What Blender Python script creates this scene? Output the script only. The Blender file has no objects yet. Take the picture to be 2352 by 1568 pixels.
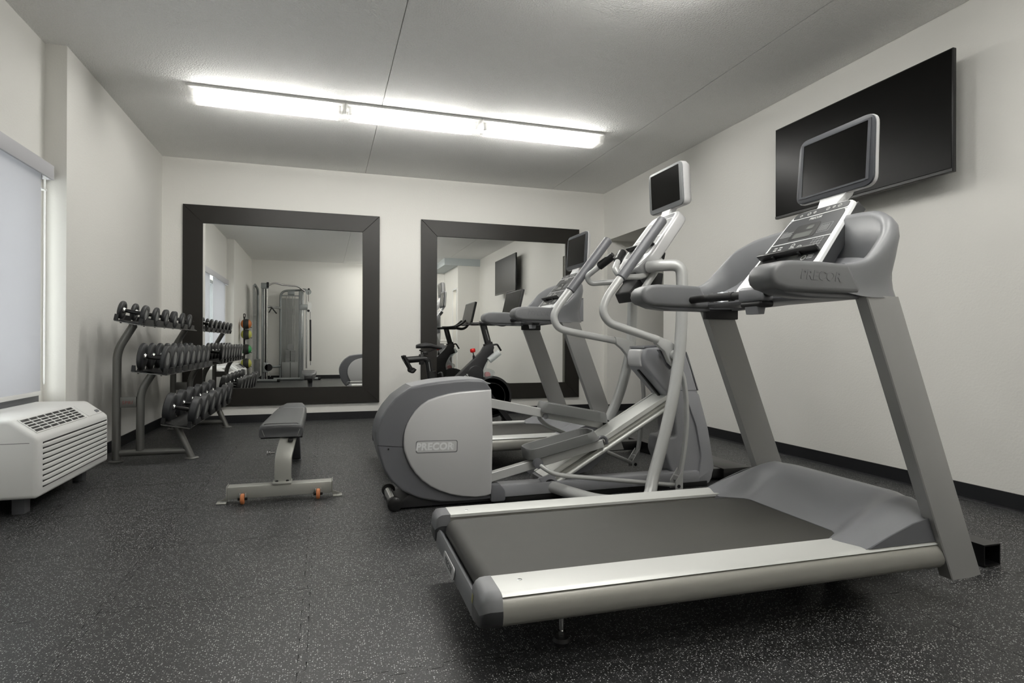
import bpy, bmesh, math, random
from math import sin, cos, pi, radians, sqrt
from mathutils import Vector, Matrix

random.seed(7)
S = bpy.context.scene
COL = S.collection

# ------------------------------------------------------------------ camera
F_PX, YAW, PITCH, ROLL, CAM_H = 1367.5, radians(17.568), radians(0.14), radians(0.149), 0.94
fw = Vector((sin(YAW)*cos(PITCH), cos(YAW)*cos(PITCH), sin(PITCH)))
rt = Vector((cos(YAW), -sin(YAW), 0)); up = rt.cross(fw)
rt2 = cos(ROLL)*rt + sin(ROLL)*up; up2 = -sin(ROLL)*rt + cos(ROLL)*up
cd = bpy.data.cameras.new('camera'); cam = bpy.data.objects.new('camera', cd); COL.objects.link(cam)
cd.sensor_width = 36; cd.lens = 36*F_PX/2352; cd.clip_start = .05; cd.clip_end = 100
cam.matrix_world = Matrix(((rt2.x, up2.x, -fw.x, 0), (rt2.y, up2.y, -fw.y, 0), (rt2.z, up2.z, -fw.z, CAM_H), (0, 0, 0, 1)))
S.camera = cam

# ------------------------------------------------------------------ daylight outside the window, exposure
wd = bpy.data.worlds.new('world'); S.world = wd; wd.use_nodes = True
wd.node_tree.nodes['Background'].inputs[0].default_value = (1., .985, .965, 1)
wd.node_tree.nodes['Background'].inputs[1].default_value = 6.5
S.view_settings.view_transform = 'Standard'; S.view_settings.look = 'None'
S.view_settings.exposure = 0.0; S.view_settings.gamma = 1.0
S.view_settings.use_curve_mapping = False
TUBE_W = 58.0      # radiance of the fluorescent tubes
try:
    S.cycles.max_bounces = 10; S.cycles.transparent_max_bounces = 12; S.cycles.diffuse_bounces = 6
    S.cycles.sample_clamp_indirect = 4.0; S.cycles.caustics_reflective = False; S.cycles.caustics_refractive = False
except Exception: pass

# ------------------------------------------------------------------ materials
def lin(c):
    c = c/255.0
    return c/12.92 if c <= .04045 else ((c+.055)/1.055)**2.4
def rgb(r, g, b): return (lin(r), lin(g), lin(b), 1)
MATS = {}
def mat(name, col, rough=.5, metal=0., spec=.5, bump=None, var=0., varscale=8., emis=None, coat=0.):
    m = bpy.data.materials.new(name); m.use_nodes = True
    nt = m.node_tree; b = nt.nodes['Principled BSDF']
    b.inputs['Base Color'].default_value = col; b.inputs['Roughness'].default_value = rough
    b.inputs['Metallic'].default_value = metal; b.inputs['Specular IOR Level'].default_value = spec
    b.inputs['Coat Weight'].default_value = coat
    if emis:
        b.inputs['Emission Color'].default_value = emis[0]; b.inputs['Emission Strength'].default_value = emis[1]
    geo = None
    if bump or var:
        geo = nt.nodes.new('ShaderNodeTexCoord')
    if var:
        n = nt.nodes.new('ShaderNodeTexNoise'); n.inputs['Scale'].default_value = varscale; n.inputs['Detail'].default_value = 4
        nt.links.new(geo.outputs['Object'], n.inputs['Vector'])
        mx = nt.nodes.new('ShaderNodeMix'); mx.data_type = 'RGBA'
        mx.inputs[6].default_value = tuple(c*(1-var) for c in col[:3])+(1,); mx.inputs[7].default_value = tuple(min(1, c*(1+var)) for c in col[:3])+(1,)
        nt.links.new(n.outputs['Fac'], mx.inputs[0]); nt.links.new(mx.outputs[2], b.inputs['Base Color'])
    if bump:
        sc, st, dist = bump
        n = nt.nodes.new('ShaderNodeTexNoise'); n.inputs['Scale'].default_value = sc; n.inputs['Detail'].default_value = 3
        nt.links.new(geo.outputs['Object'], n.inputs['Vector'])
        bp = nt.nodes.new('ShaderNodeBump'); bp.inputs['Strength'].default_value = st; bp.inputs['Distance'].default_value = dist
        nt.links.new(n.outputs['Fac'], bp.inputs['Height']); nt.links.new(bp.outputs['Normal'], b.inputs['Normal'])
    MATS[name] = m
    return m

mat('wall_paint', (.775, .765, .73, 1), .75, spec=.3, bump=(75, .25, .004))
mat('blue_paint', (.50, .54, .55, 1), .7, spec=.3, bump=(75, .2, .004))
mat('ceiling_spray', (.95, .945, .915, 1), .85, spec=.25, bump=(95, 1., .011), var=.09, varscale=110)  # the tone variation stands in for shading on the sprayed grains
mat('baseboard', rgb(20, 21, 24), .5, spec=.35)
mat('frame_dark', rgb(30, 28, 25), .42, spec=.3)
mat('mirror', (.90, .905, .89, 1), 0., 1.)
mat('white_plastic', (.80, .80, .785, 1), .45)
mat('white_gloss', (.78, .79, .80, 1), .35)
mat('trim_white', (.72, .73, .73, 1), .5)
mat('valance', rgb(186, 186, 190), .5)
mat('grey_rail', rgb(84, 85, 88), .45)
mat('grey_frame', rgb(120, 122, 124), .45)
mat('rack_grey', rgb(112, 112, 109), .38, .55)
mat('black_plastic', rgb(17, 17, 18), .42, spec=.4)
mat('black_soft', rgb(30, 30, 32), .5, spec=.4)
mat('black_metal', rgb(16, 16, 17), .32, .2)
mat('rubber', rgb(40, 41, 43), .5, bump=(300, .1, .001))
mat('rubber_disc', rgb(128, 129, 127), .5)
mat('chrome', (.72, .72, .72, 1), .12, 1.)
mat('bench_grey', rgb(168, 168, 162), .38, .35)
mat('vinyl', rgb(66, 67, 69), .45, spec=.45, bump=(160, .12, .002))
mat('tan_wheel', rgb(196, 120, 74), .5)
mat('silver_top', rgb(226, 227, 224), .42, .35)  # treadmill rail top: same aluminium as its side, caught light put into the colour
mat('silver_side', rgb(164, 163, 157), .40, .35)  # treadmill rail side: the same aluminium, its shade put into the colour
mat('upright_grey', rgb(156, 156, 155), .38, .25)
mat('shell_grey', rgb(132, 133, 137), .38, var=.03, varscale=120)
mat('shell_cowl', rgb(116, 117, 120), .4)
mat('shell_arm', rgb(106, 107, 109), .4)
mat('shell_dark', rgb(98, 99, 103), .38)
mat('shell_mid', rgb(148, 149, 153), .38)
mat('panel_silver', rgb(198, 198, 199), .40, .2)
mat('belt', rgb(50, 49, 46), .6, bump=(500, .15, .001), var=.1, varscale=14)
mat('black', rgb(10, 10, 11), .5)
mat('console_dark', rgb(52, 53, 55), .35)
mat('lcd', rgb(98, 100, 98), .25)
mat('ink_light', rgb(205, 206, 205), .5)
mat('ink_grey', rgb(140, 141, 142), .5)
mat('red_ink', rgb(122, 58, 50), .5)
mat('bezel_dark', rgb(56, 58, 63), .45, spec=.3)
mat('bezel_grey', rgb(112, 114, 116), .4)
mat('screen', rgb(9, 9, 8), .22, spec=.06)
mat('tv_screen', rgb(9, 9, 8), .30, spec=.08)
mat('tube_grey', rgb(190, 191, 190), .38, .2)
mat('pedal_grey', rgb(122, 123, 123), .5)
mat('red_knob', rgb(205, 34, 32), .22, .3)
mat('red_plastic', rgb(205, 90, 92), .4)
mat('weight_plate', rgb(140, 141, 140), .45, .2)
mat('trainer_steel', rgb(142, 146, 146), .35, .35)
mat('ball_black', rgb(44, 45, 44), .6)
mat('ball_orange', rgb(190, 112, 52), .6)
mat('ball_yellow', rgb(176, 176, 80), .6)
mat('ball_green', rgb(52, 140, 78), .6)
mat('towel', (.8, .79, .76, 1), .9)
mat('cabinet_dark', rgb(70, 70, 68), .5)
mat('door_paint', rgb(158, 155, 146), .55)
mat('yellow_tag', rgb(150, 146, 100), .6)
mat('lamp_white', (.8, .8, .78, 1), .4)
mat('tube_glow', (1, 1, 1, 1), .5, emis=((1.0, .985, .94, 1), TUBE_W))
mat('room_glow', (1, 1, 1, 1), .5, emis=((1.0, .98, .93, 1), 40.0))

def mixmat(name, build):
    m = bpy.data.materials.new(name); m.use_nodes = True; nt = m.node_tree
    for n in list(nt.nodes):
        if n.type != 'OUTPUT_MATERIAL': nt.nodes.remove(n)
    out = [n for n in nt.nodes if n.type == 'OUTPUT_MATERIAL'][0]
    nt.links.new(build(nt), out.inputs['Surface']); MATS[name] = m
def _mix(nt, a, b, f):
    m = nt.nodes.new('ShaderNodeMixShader'); m.inputs[0].default_value = f
    nt.links.new(a, m.inputs[1]); nt.links.new(b, m.inputs[2]); return m.outputs[0]
def _sh(nt, t, col, **k):
    n = nt.nodes.new(t); n.inputs[0].default_value = col
    for a, v in k.items(): n.inputs[a].default_value = v
    return n.outputs[0]
mixmat('lens', lambda nt: _mix(nt, _sh(nt, 'ShaderNodeBsdfTransparent', (1, 1, 1, 1)),
       _mix(nt, _sh(nt, 'ShaderNodeBsdfTranslucent', (.95, .95, .93, 1)), _sh(nt, 'ShaderNodeBsdfGlossy', (.9, .9, .9, 1), Roughness=.25), .12), .14))
mixmat('blind_fabric', lambda nt: _mix(nt, _sh(nt, 'ShaderNodeBsdfDiffuse', (.60, .60, .62, 1)), _sh(nt, 'ShaderNodeBsdfTranslucent', (.58, .58, .60, 1)), .5))
mixmat('window_glass', lambda nt: _mix(nt, _sh(nt, 'ShaderNodeBsdfTransparent', (.92, .95, .95, 1)), _sh(nt, 'ShaderNodeBsdfGlossy', (1, 1, 1, 1), Roughness=.02), .08))
mixmat('clear_plastic', lambda nt: _mix(nt, _sh(nt, 'ShaderNodeBsdfTransparent', (.9, .92, .92, 1)), _mix(nt, _sh(nt, 'ShaderNodeBsdfDiffuse', (.8, .82, .82, 1)), _sh(nt, 'ShaderNodeBsdfGlossy', (1, 1, 1, 1), Roughness=.25), .12), .30))
mixmat('shroud_plastic', lambda nt: _mix(nt, _sh(nt, 'ShaderNodeBsdfTransparent', (.86, .87, .87, 1)), _sh(nt, 'ShaderNodeBsdfDiffuse', (.45, .46, .46, 1)), .30))
mixmat('smoke_plastic', lambda nt: _mix(nt, _sh(nt, 'ShaderNodeBsdfTransparent', (.75, .76, .76, 1)), _mix(nt, _sh(nt, 'ShaderNodeBsdfDiffuse', (.4, .4, .4, 1)), _sh(nt, 'ShaderNodeBsdfGlossy', (1, 1, 1, 1), Roughness=.1), .4), .45))

def speckle_floor():
    m = bpy.data.materials.new('speckled_rubber'); m.use_nodes = True; nt = m.node_tree; b = nt.nodes['Principled BSDF']
    g = nt.nodes.new('ShaderNodeNewGeometry'); N = nt.nodes.new; L = nt.links.new
    def specks(scale, cut, soft, keep):
        v = N('ShaderNodeTexVoronoi'); v.voronoi_dimensions = '2D'; v.inputs['Scale'].default_value = scale; v.inputs['Randomness'].default_value = 1
        w = N('ShaderNodeTexNoise'); w.inputs['Scale'].default_value = scale*1.6; w.inputs['Detail'].default_value = 1
        L(g.outputs['Position'], w.inputs['Vector'])
        ad = N('ShaderNodeVectorMath'); ad.operation = 'MULTIPLY_ADD'; ad.inputs[1].default_value = (.5/scale,)*3
        L(w.outputs['Color'], ad.inputs[0]); L(g.outputs['Position'], ad.inputs[2]); L(ad.outputs[0], v.inputs['Vector'])
        mr = N('ShaderNodeMapRange'); mr.inputs[1].default_value = cut; mr.inputs[2].default_value = cut-soft; L(v.outputs['Distance'], mr.inputs[0])
        sp = N('ShaderNodeSeparateColor'); L(v.outputs['Color'], sp.inputs[0])
        th = N('ShaderNodeMath'); th.operation = 'LESS_THAN'; th.inputs[1].default_value = keep; L(sp.outputs[0], th.inputs[0])
        mu = N('ShaderNodeMath'); mu.operation = 'MULTIPLY'; L(mr.outputs[0], mu.inputs[0]); L(th.outputs[0], mu.inputs[1])
        br = N('ShaderNodeMath'); br.operation = 'MULTIPLY_ADD'; br.inputs[1].default_value = .75; br.inputs[2].default_value = .3; L(sp.outputs[1], br.inputs[0])
        m2 = N('ShaderNodeMath'); m2.operation = 'MULTIPLY'; L(mu.outputs[0], m2.inputs[0]); L(br.outputs[0], m2.inputs[1])
        return m2.outputs[0]
    a = specks(150, .29, .08, .22); c = specks(290, .32, .10, .15)
    mx = N('ShaderNodeMath'); mx.operation = 'MAXIMUM'; L(a, mx.inputs[0])
    c2 = N('ShaderNodeMath'); c2.operation = 'MULTIPLY'; c2.inputs[1].default_value = .55; L(c, c2.inputs[0]); L(c2.outputs[0], mx.inputs[1])
    n = N('ShaderNodeTexNoise'); n.inputs['Scale'].default_value = 1.3; n.inputs['Detail'].default_value = 3; L(g.outputs['Position'], n.inputs['Vector'])
    cr = N('ShaderNodeMix'); cr.data_type = 'RGBA'; cr.inputs[6].default_value = (.016, .0165, .018, 1); cr.inputs[7].default_value = (.022, .0225, .023, 1); L(n.outputs['Fac'], cr.inputs[0])
    cm = N('ShaderNodeMix'); cm.data_type = 'RGBA'; cm.inputs[7].default_value = (.74, .75, .74, 1); L(cr.outputs[2], cm.inputs[6]); L(mx.outputs[0], cm.inputs[0])
    L(cm.outputs[2], b.inputs['Base Color'])
    b.inputs['Roughness'].default_value = .42; b.inputs['Specular IOR Level'].default_value = .30
    nb = N('ShaderNodeTexNoise'); nb.inputs['Scale'].default_value = 160; L(g.outputs['Position'], nb.inputs['Vector'])
    bp = N('ShaderNodeBump'); bp.inputs['Strength'].default_value = .35; bp.inputs['Distance'].default_value = .0015
    L(nb.outputs['Fac'], bp.inputs['Height']); L(bp.outputs['Normal'], b.inputs['Normal'])
    MATS['speckled_rubber'] = m
speckle_floor()

# ------------------------------------------------------------------ geometry helpers: every one returns (verts, faces)
def box(x0, x1, y0, y1, z0, z1):
    v = [(x, y, z) for z in (z0, z1) for y in (y0, y1) for x in (x0, x1)]
    return v, [(0, 2, 3, 1), (4, 5, 7, 6), (0, 1, 5, 4), (2, 6, 7, 3), (0, 4, 6, 2), (1, 3, 7, 5)]
def _bm_out(bm):
    bm.verts.index_update()
    r = [tuple(v.co) for v in bm.verts], [tuple(v.index for v in f.verts) for f in bm.faces]
    bm.free(); return r
def rbox(x0, x1, y0, y1, z0, z1, r=.005, seg=2):
    v, f = box(min(x0, x1), max(x0, x1), min(y0, y1), max(y0, y1), min(z0, z1), max(z0, z1)); bm = bmesh.new(); vs = [bm.verts.new(p) for p in v]
    for q in f: bm.faces.new([vs[i] for i in q])
    bmesh.ops.bevel(bm, geom=list(bm.edges), offset=r, segments=seg, profile=.5, affect='EDGES', clamp_overlap=True)
    return _bm_out(bm)
def prism(out, a, b, ax='y', bev=0., seg=2):
    mp = {'y': lambda p, h: (p[0], h, p[1]), 'z': lambda p, h: (p[0], p[1], h), 'x': lambda p, h: (h, p[0], p[1])}[ax]
    n = len(out); v = [mp(p, a) for p in out]+[mp(p, b) for p in out]
    f = [tuple(range(n-1, -1, -1)), tuple(range(n, 2*n))]+[(i, (i+1) % n, n+(i+1) % n, n+i) for i in range(n)]
    if not bev: return v, f
    bm = bmesh.new(); vs = [bm.verts.new(p) for p in v]
    for q in f: bm.faces.new([vs[i] for i in q])
    bm.verts.ensure_lookup_table()
    es = [e for e in bm.edges if (e.verts[0].index < n) == (e.verts[1].index < n)]
    bm.verts.index_update()
    es = [e for e in bm.edges if (e.verts[0].index < n) == (e.verts[1].index < n)]
    bmesh.ops.recalc_face_normals(bm, faces=bm.faces)
    bmesh.ops.bevel(bm, geom=es, offset=bev, segments=seg, profile=.5, affect='EDGES', clamp_overlap=True)
    return _bm_out(bm)
def fillet(pts, r, k=6):
    P = [Vector(p) for p in pts]; o = [P[0]]
    for i in range(1, len(P)-1):
        rr = r[i] if isinstance(r, (list, tuple)) else r
        a, b = P[i-1]-P[i], P[i+1]-P[i]
        d = min(rr, a.length*.49, b.length*.49)
        if d < 1e-5: o.append(P[i]); continue
        s, e = P[i]+a.normalized()*d, P[i]+b.normalized()*d
        for j in range(k+1):
            t = j/k; o.append((1-t)**2*s+2*t*(1-t)*P[i]+t*t*e)
    o.append(P[-1]); return o
def sweep(pts, sec, up0=(0, 0, 1), caps=True, scale=None):
    P = [Vector(p) for p in pts]; n = len(sec); V = []; Fs = []
    u = Vector(up0)
    for i, p in enumerate(P):
        d = (P[min(i+1, len(P)-1)]-P[max(i-1, 0)]).normalized()
        u = (u-d*u.dot(d))
        if u.length < 1e-4: u = d.orthogonal()
        u.normalize(); w = d.cross(u); s = scale[i] if scale else 1
        V += [tuple(p+(w*q[0]+u*q[1])*s) for q in sec]
    for i in range(len(P)-1):
        for j in range(n): Fs.append((i*n+j, i*n+(j+1) % n, (i+1)*n+(j+1) % n, (i+1)*n+j))
    if caps: Fs += [tuple(range(n-1, -1, -1)), tuple(range((len(P)-1)*n, len(P)*n))]
    return V, Fs
def circ(r, n=14, ry=None): return [(r*cos(2*pi*i/n), (ry or r)*sin(2*pi*i/n)) for i in range(n)]
def tube(pts, r, n=14, fil=0., up0=(0, 0, 1)): return sweep(fillet(pts, fil) if fil else pts, circ(r, n), up0)
def cyl(a, b, r, n=16, r2=None):
    a, b = Vector(a), Vector(b)
    return sweep([a, b], circ(1, n), (0, 0, 1) if abs((b-a).normalized().z) < .9 else (1, 0, 0), scale=[r, r if r2 is None else r2])
def rod(a, b, r, n=16, ch=.1):
    a, b = Vector(a), Vector(b); d = (b-a); c = min(ch*r*2, d.length*.3); d.normalize()
    return sweep([a, a+d*c, b-d*c, b], circ(1, n), (0, 0, 1) if abs(d.z) < .9 else (1, 0, 0), scale=[r-c, r, r, r-c])
def lathe(prof, o=(0, 0, 0), ax='x', n=24):
    """prof: (distance along axis, radius)"""
    o = Vector(o); V = []; Fs = []
    for h, r in prof:
        for i in range(n):
            a = 2*pi*i/n; c, s = r*cos(a), r*sin(a)
            V.append(tuple(o+Vector({'x': (h, c, s), 'y': (c, h, s), 'z': (c, s, h)}[ax])))
    for i in range(len(prof)-1):
        for j in range(n): Fs.append((i*n+j, i*n+(j+1) % n, (i+1)*n+(j+1) % n, (i+1)*n+j))
    if prof[0][1] > 1e-5: Fs.append(tuple(range(n)))
    if prof[-1][1] > 1e-5: Fs.append(tuple(range((len(prof)-1)*n, len(prof)*n)))
    return V, Fs
def loft(rings, caps=True):
    n = len(rings[0]); V = [tuple(p) for r in rings for p in r]; Fs = []
    for i in range(len(rings)-1):
        for j in range(n): Fs.append((i*n+j, i*n+(j+1) % n, (i+1)*n+(j+1) % n, (i+1)*n+j))
    if caps: Fs += [tuple(range(n-1, -1, -1)), tuple(range((len(rings)-1)*n, len(rings)*n))]
    return V, Fs
def rpoly(w, h, r, k=5, wt=None):
    """rounded rectangle / trapezoid, centred in x, from y 0 to h; w = full width below, wt above"""
    wt = w if wt is None else wt
    c = [(-w/2, 0), (w/2, 0), (wt/2, h), (-wt/2, h)]; return rcorner(c, r, k)
def rcorner(c, r, k=5):
    o = []; m = len(c)
    for i in range(m):
        p = Vector((*c[i], 0)); a = Vector((*c[i-1], 0))-p; b = Vector((*c[(i+1) % m], 0))-p
        rr = r[i] if isinstance(r, (list, tuple)) else r
        d = min(rr, a.length*.49, b.length*.49)
        if d < 1e-6: o.append((p.x, p.y)); continue
        s, e = p+a.normalized()*d, p+b.normalized()*d
        for j in range(k+1):
            t = j/k; q = (1-t)**2*s+2*t*(1-t)*p+t*t*e; o.append((q.x, q.y))
    return o
def spline(pts, k=6, closed=False):
    P = [Vector(p) for p in pts]; n = len(P); o = []
    for i in range(n if closed else n-1):
        g = (lambda j: P[j % n]) if closed else (lambda j: P[max(0, min(n-1, j))])
        a, b, c, d = g(i-1), g(i), g(i+1), g(i+2)
        for j in range(k):
            t = j/k; o.append(.5*((2*b)+(c-a)*t+(2*a-5*b+4*c-d)*t*t+(3*b-a-3*c+d)*t**3))
    if not closed: o.append(P[-1])
    return [tuple(p) for p in o]
def xf(g, M): return [tuple(M @ Vector(v)) for v in g[0]], g[1]
def frame(o, x, y):
    x = Vector(x).normalized(); y = Vector(y); y = (y-x*y.dot(x)).normalized(); z = x.cross(y)
    return Matrix(((x.x, y.x, z.x, o[0]), (x.y, y.y, z.y, o[1]), (x.z, y.z, z.z, o[2]), (0, 0, 0, 1)))
def mirror_y(g, c): return [(v[0], 2*c-v[1], v[2]) for v in g[0]], [tuple(reversed(f)) for f in g[1]]
def join(*gs):
    V = []; Fs = []
    for g in gs:
        b = len(V); V += list(g[0]); Fs += [tuple(i+b for i in f) for f in g[1]]
    return V, Fs

INV = {}
def mesh_of(name, geo, m, smooth=38):
    me = bpy.data.meshes.new(name); me.from_pydata(geo[0], [], geo[1])
    bm = bmesh.new(); bm.from_mesh(me); bmesh.ops.recalc_face_normals(bm, faces=bm.faces); bm.to_mesh(me); bm.free()
    me.materials.append(MATS[m])
    if smooth:
        me.polygons.foreach_set('use_smooth', [True]*len(me.polygons)); me.set_sharp_from_angle(angle=radians(smooth))
    me.update(); return me
def obj(name, geo, m, parent=None, smooth=38, label=None):
    if parent is not None and parent.name in INV: geo = xf(geo, INV[parent.name])
    o = bpy.data.objects.new(name, mesh_of(name, geo, m, smooth)); COL.objects.link(o)
    if parent is not None:
        o.parent = parent
        if parent.name in INV: INV[o.name] = INV[parent.name]
    if label: o['label'] = label
    return o
def tag(o, label, cat, group=None):
    o['label'] = label; o['category'] = cat
    if group: o['group'] = group
    return o
def thing(name, label, cat, loc=(0, 0, 0), rz=0., group=None, world=True):
    """an Empty at the thing's base; with world=True its parts are given in room coordinates"""
    o = bpy.data.objects.new(name, None); COL.objects.link(o); o.empty_display_size = .1
    o.location = loc; o.rotation_euler = (0, 0, rz)
    if world: INV[o.name] = (Matrix.Translation(loc) @ Matrix.Rotation(rz, 4, 'Z')).inverted()
    return tag(o, label, cat, group)
def struct(name, geo, m, smooth=0, parent=None):
    o = obj(name, geo, m, parent, smooth)
    if parent is None: o['kind'] = 'structure'
    return o
def copy_tree(o, parent=None):
    c = o.copy(); COL.objects.link(c); c.parent = parent
    for ch in list(o.children): copy_tree(ch, c)
    return c
def text(name, s, size, M, m, parent, depth=.0015, shear=0., bold=0., align='CENTER', space=1.):
    cu = bpy.data.curves.new(name, 'FONT'); cu.body = s; cu.size = size; cu.extrude = depth; cu.shear = shear; cu.offset = bold
    cu.align_x = align; cu.align_y = 'CENTER'; cu.space_character = space; cu.resolution_u = 3
    t = bpy.data.objects.new(name+'_tmp', cu); COL.objects.link(t)
    bpy.context.view_layer.update()
    me = bpy.data.meshes.new_from_object(t.evaluated_get(bpy.context.evaluated_depsgraph_get()))
    bpy.data.objects.remove(t); bpy.data.curves.remove(cu)
    if parent is not None and parent.name in INV: M = INV[parent.name] @ M
    me.transform(M); me.materials.clear(); me.materials.append(MATS[m]); me.name = name
    o = bpy.data.objects.new(name, me); COL.objects.link(o); o.parent = parent
    return o

# ------------------------------------------------------------------ the room
XL, XR, YB, YR, ZC = -1.738, 3.75, 7.58, -1.2, 3.035
XW = -1.872                     # window wall, set back
YJ0, YJ1 = 1.88, 4.97           # the window bay runs between these
AY0, AY1, AZ = 6.04, 7.47, 2.365    # opening in the right-hand wall
SX = 3.19                       # side wall beside the rear passage

floor = struct('floor', box(-2.2, 5.6, -1.4, 7.8, -.08, -.005), 'speckled_rubber')
TS, TX0, TY0 = .685, -.057, 3.09
def wave(n=6, amp=.012):
    """edge of a tile from 0 to TS: (along, offset) with dovetail tabs"""
    m = .035; p = (TS-2*m)/n; o = [(m-.004, 0)]
    for i in range(n):
        a = m+i*p
        o += [(a, -amp), (a+.46*p, -amp), (a+.54*p, amp), (a+.98*p, amp)]
    return o+[(TS-m+.004, 0)]
WAVE = wave(); GAP = .0011
def tile_outline(i, j):
    x0, y0 = TX0+i*TS, TY0+j*TS; g = GAP
    o = [(x0+g, y0+g)]+[(x0+a, y0+d+g) for a, d in WAVE]+[(x0+TS-g, y0+g)]
    o += [(x0+TS+d-g, y0+a) for a, d in WAVE]+[(x0+TS-g, y0+TS-g)]
    o += [(x0+a, y0+TS+d-g) for a, d in reversed(WAVE)]+[(x0+g, y0+TS-g)]
    o += [(x0+d+g, y0+a) for a, d in reversed(WAVE)]
    return o
proto_tile = None
for i in range(-3, 6):
    for j in range(-7, 7):
        o = tile_outline(i, j); x1, y1 = XR-.002, YB-.002; x0, y0 = XL+.002, YR+.002
        if max(p[0] for p in o) < x0+.03 or min(p[0] for p in o) > x1-.03 or max(p[1] for p in o) < y0+.03 or min(p[1] for p in o) > y1-.03: continue
        inside = all(x0 <= p[0] <= x1 and y0 <= p[1] <= y1 for p in o)
        if inside and proto_tile is not None:
            t = bpy.data.objects.new('rubber_tile', proto_tile[0]); COL.objects.link(t); t.parent = floor
            t.location = ((i-proto_tile[1])*TS, (j-proto_tile[2])*TS, 0)
            continue
        q = []
        for p in o:
            c = (max(x0, min(x1, p[0])), max(y0, min(y1, p[1])))
            if not q or (abs(c[0]-q[-1][0])+abs(c[1]-q[-1][1])) > 1e-6: q.append(c)
        t = obj('rubber_tile', prism(q, -.0045, 0., 'z'), 'speckled_rubber', floor, smooth=0)
        if inside: proto_tile = (t.data, i, j)

ceil = struct('ceiling', box(-2.2, 5.6, -1.4, 7.8, ZC+.012, ZC+.12), 'ceiling_spray')
for a, b in ((-2.0, .4845), (.4895, 2.9585), (2.9635, 3.749)):
    obj('ceiling_plank', prism([(a, ZC+.012), (b, ZC+.012), (b, ZC+.003), (b-.003, ZC), (a+.003, ZC), (a, ZC+.003)], YR+.001, YB-.001, 'y'), 'ceiling_spray', ceil, smooth=0)

struct('wall_back', box(-2.2, 5.6, YB, YB+.15, -.08, ZC+.01), 'wall_paint')
struct('wall_rear', box(-2.2, 5.6, YR-.15, YR, -.08, ZC+.01), 'wall_paint')
WY0, WY1, WZ0, WZ1 = 2.2, 4.905, .50, 2.13
struct('wall_left', join(
    box(-2.2, XL, YJ1, YB, -.08, ZC+.01), box(-2.2, XL, YR, YJ0, -.08, ZC+.01),
    box(-2.2, XW, YJ0, WY0, -.08, ZC+.01), box(-2.2, XW, WY1, YJ1, -.08, ZC+.01),
    box(-2.2, XW, WY0, WY1, -.08, WZ0), box(-2.2, XW, WY0, WY1, WZ1, ZC+.01)), 'wall_paint')
struct('wall_right', join(
    box(XR, XR+.14, YR, AY0, -.08, ZC+.01), box(XR, XR+.14, AY1, YB, -.08, ZC+.01), box(XR, XR+.14, AY0, AY1, AZ, ZC+.01)), 'wall_paint')
struct('wall_alcove', join(
    box(XR+.14, 5.1, AY1, YB, -.08, AZ), box(XR+.14, 5.1, AY0-.12, AY0, -.08, AZ), box(XR+.14, 5.1, AY0-.12, YB, AZ, AZ+.12), box(5.1, 5.22, AY0-.12, YB, -.08, AZ+.12)), 'wall_paint')
dr = struct('door_1', rbox(5.06, 5.1, AY0+.22, AY1-.22, 0, 2.1, .004), 'door_paint')
obj('door_handle', join(rod((5.06, AY0+.32, 1.0), (5.01, AY0+.32, 1.0), .012), rod((5.015, AY0+.32, 1.0), (5.015, AY0+.44, 1.0), .01)), 'chrome', dr)
# rear corner: dropped soffit, side wall with a lit doorway, return wall
struct('trim_1', box(2.845, XR, YR, .61, 2.864, ZC), 'blue_paint')
DY0, DY1, DZ = .0, .44, 2.28
struct('wall_side', join(box(SX, SX+.12, YR, DY0, -.08, 2.864), box(SX, SX+.12, DY1, .57, -.08, 2.864), box(SX, SX+.12, DY0, DY1, DZ, 2.864),
                         box(SX+.12, XR, .46, .57, -.08, 2.864)), 'wall_paint')
struct('trim_2', join(box(SX-.012, SX, DY1, DY1+.045, 0, DZ+.045), box(SX-.012, SX, DY0-.045, DY0, 0, DZ+.045), box(SX-.012, SX, DY0, DY1, DZ, DZ+.045)), 'trim_white')

BH, BT = .092, .01
def bb(name, *bs): struct(name, join(*bs), 'baseboard')
bb('baseboard_back', box(XL+BT, XR-BT, YB-BT, YB, 0, BH))
bb('baseboard_left', box(XL, XL+BT, YJ1, YB, 0, BH), box(XL, XL+BT, YR, YJ0, 0, BH), box(XW, XW+BT, YJ0, YJ1, 0, BH))
bb('baseboard_right', box(XR-BT, XR, .57, AY0, 0, BH), box(XR-BT, XR, AY1, YB-BT, 0, BH), box(XR, 5.05, AY1-BT, AY1, 0, BH), box(XR, 5.05, AY0, AY0+BT, 0, BH))
bb('baseboard_rear', box(XL+BT, SX-BT, YR, YR+BT, 0, BH), box(SX, XR-BT, .57, .57+BT, 0, BH), box(SX-BT, SX, YR+BT, DY0-.05, 0, BH))
# the thin floor strip in front of the right-hand baseboard
struct('trim_3', prism([(XR-.045, 0), (XR-BT, 0), (XR-BT, .006), (XR-.04, .003)], .58, AY0, 'y'), 'black_soft')

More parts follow.
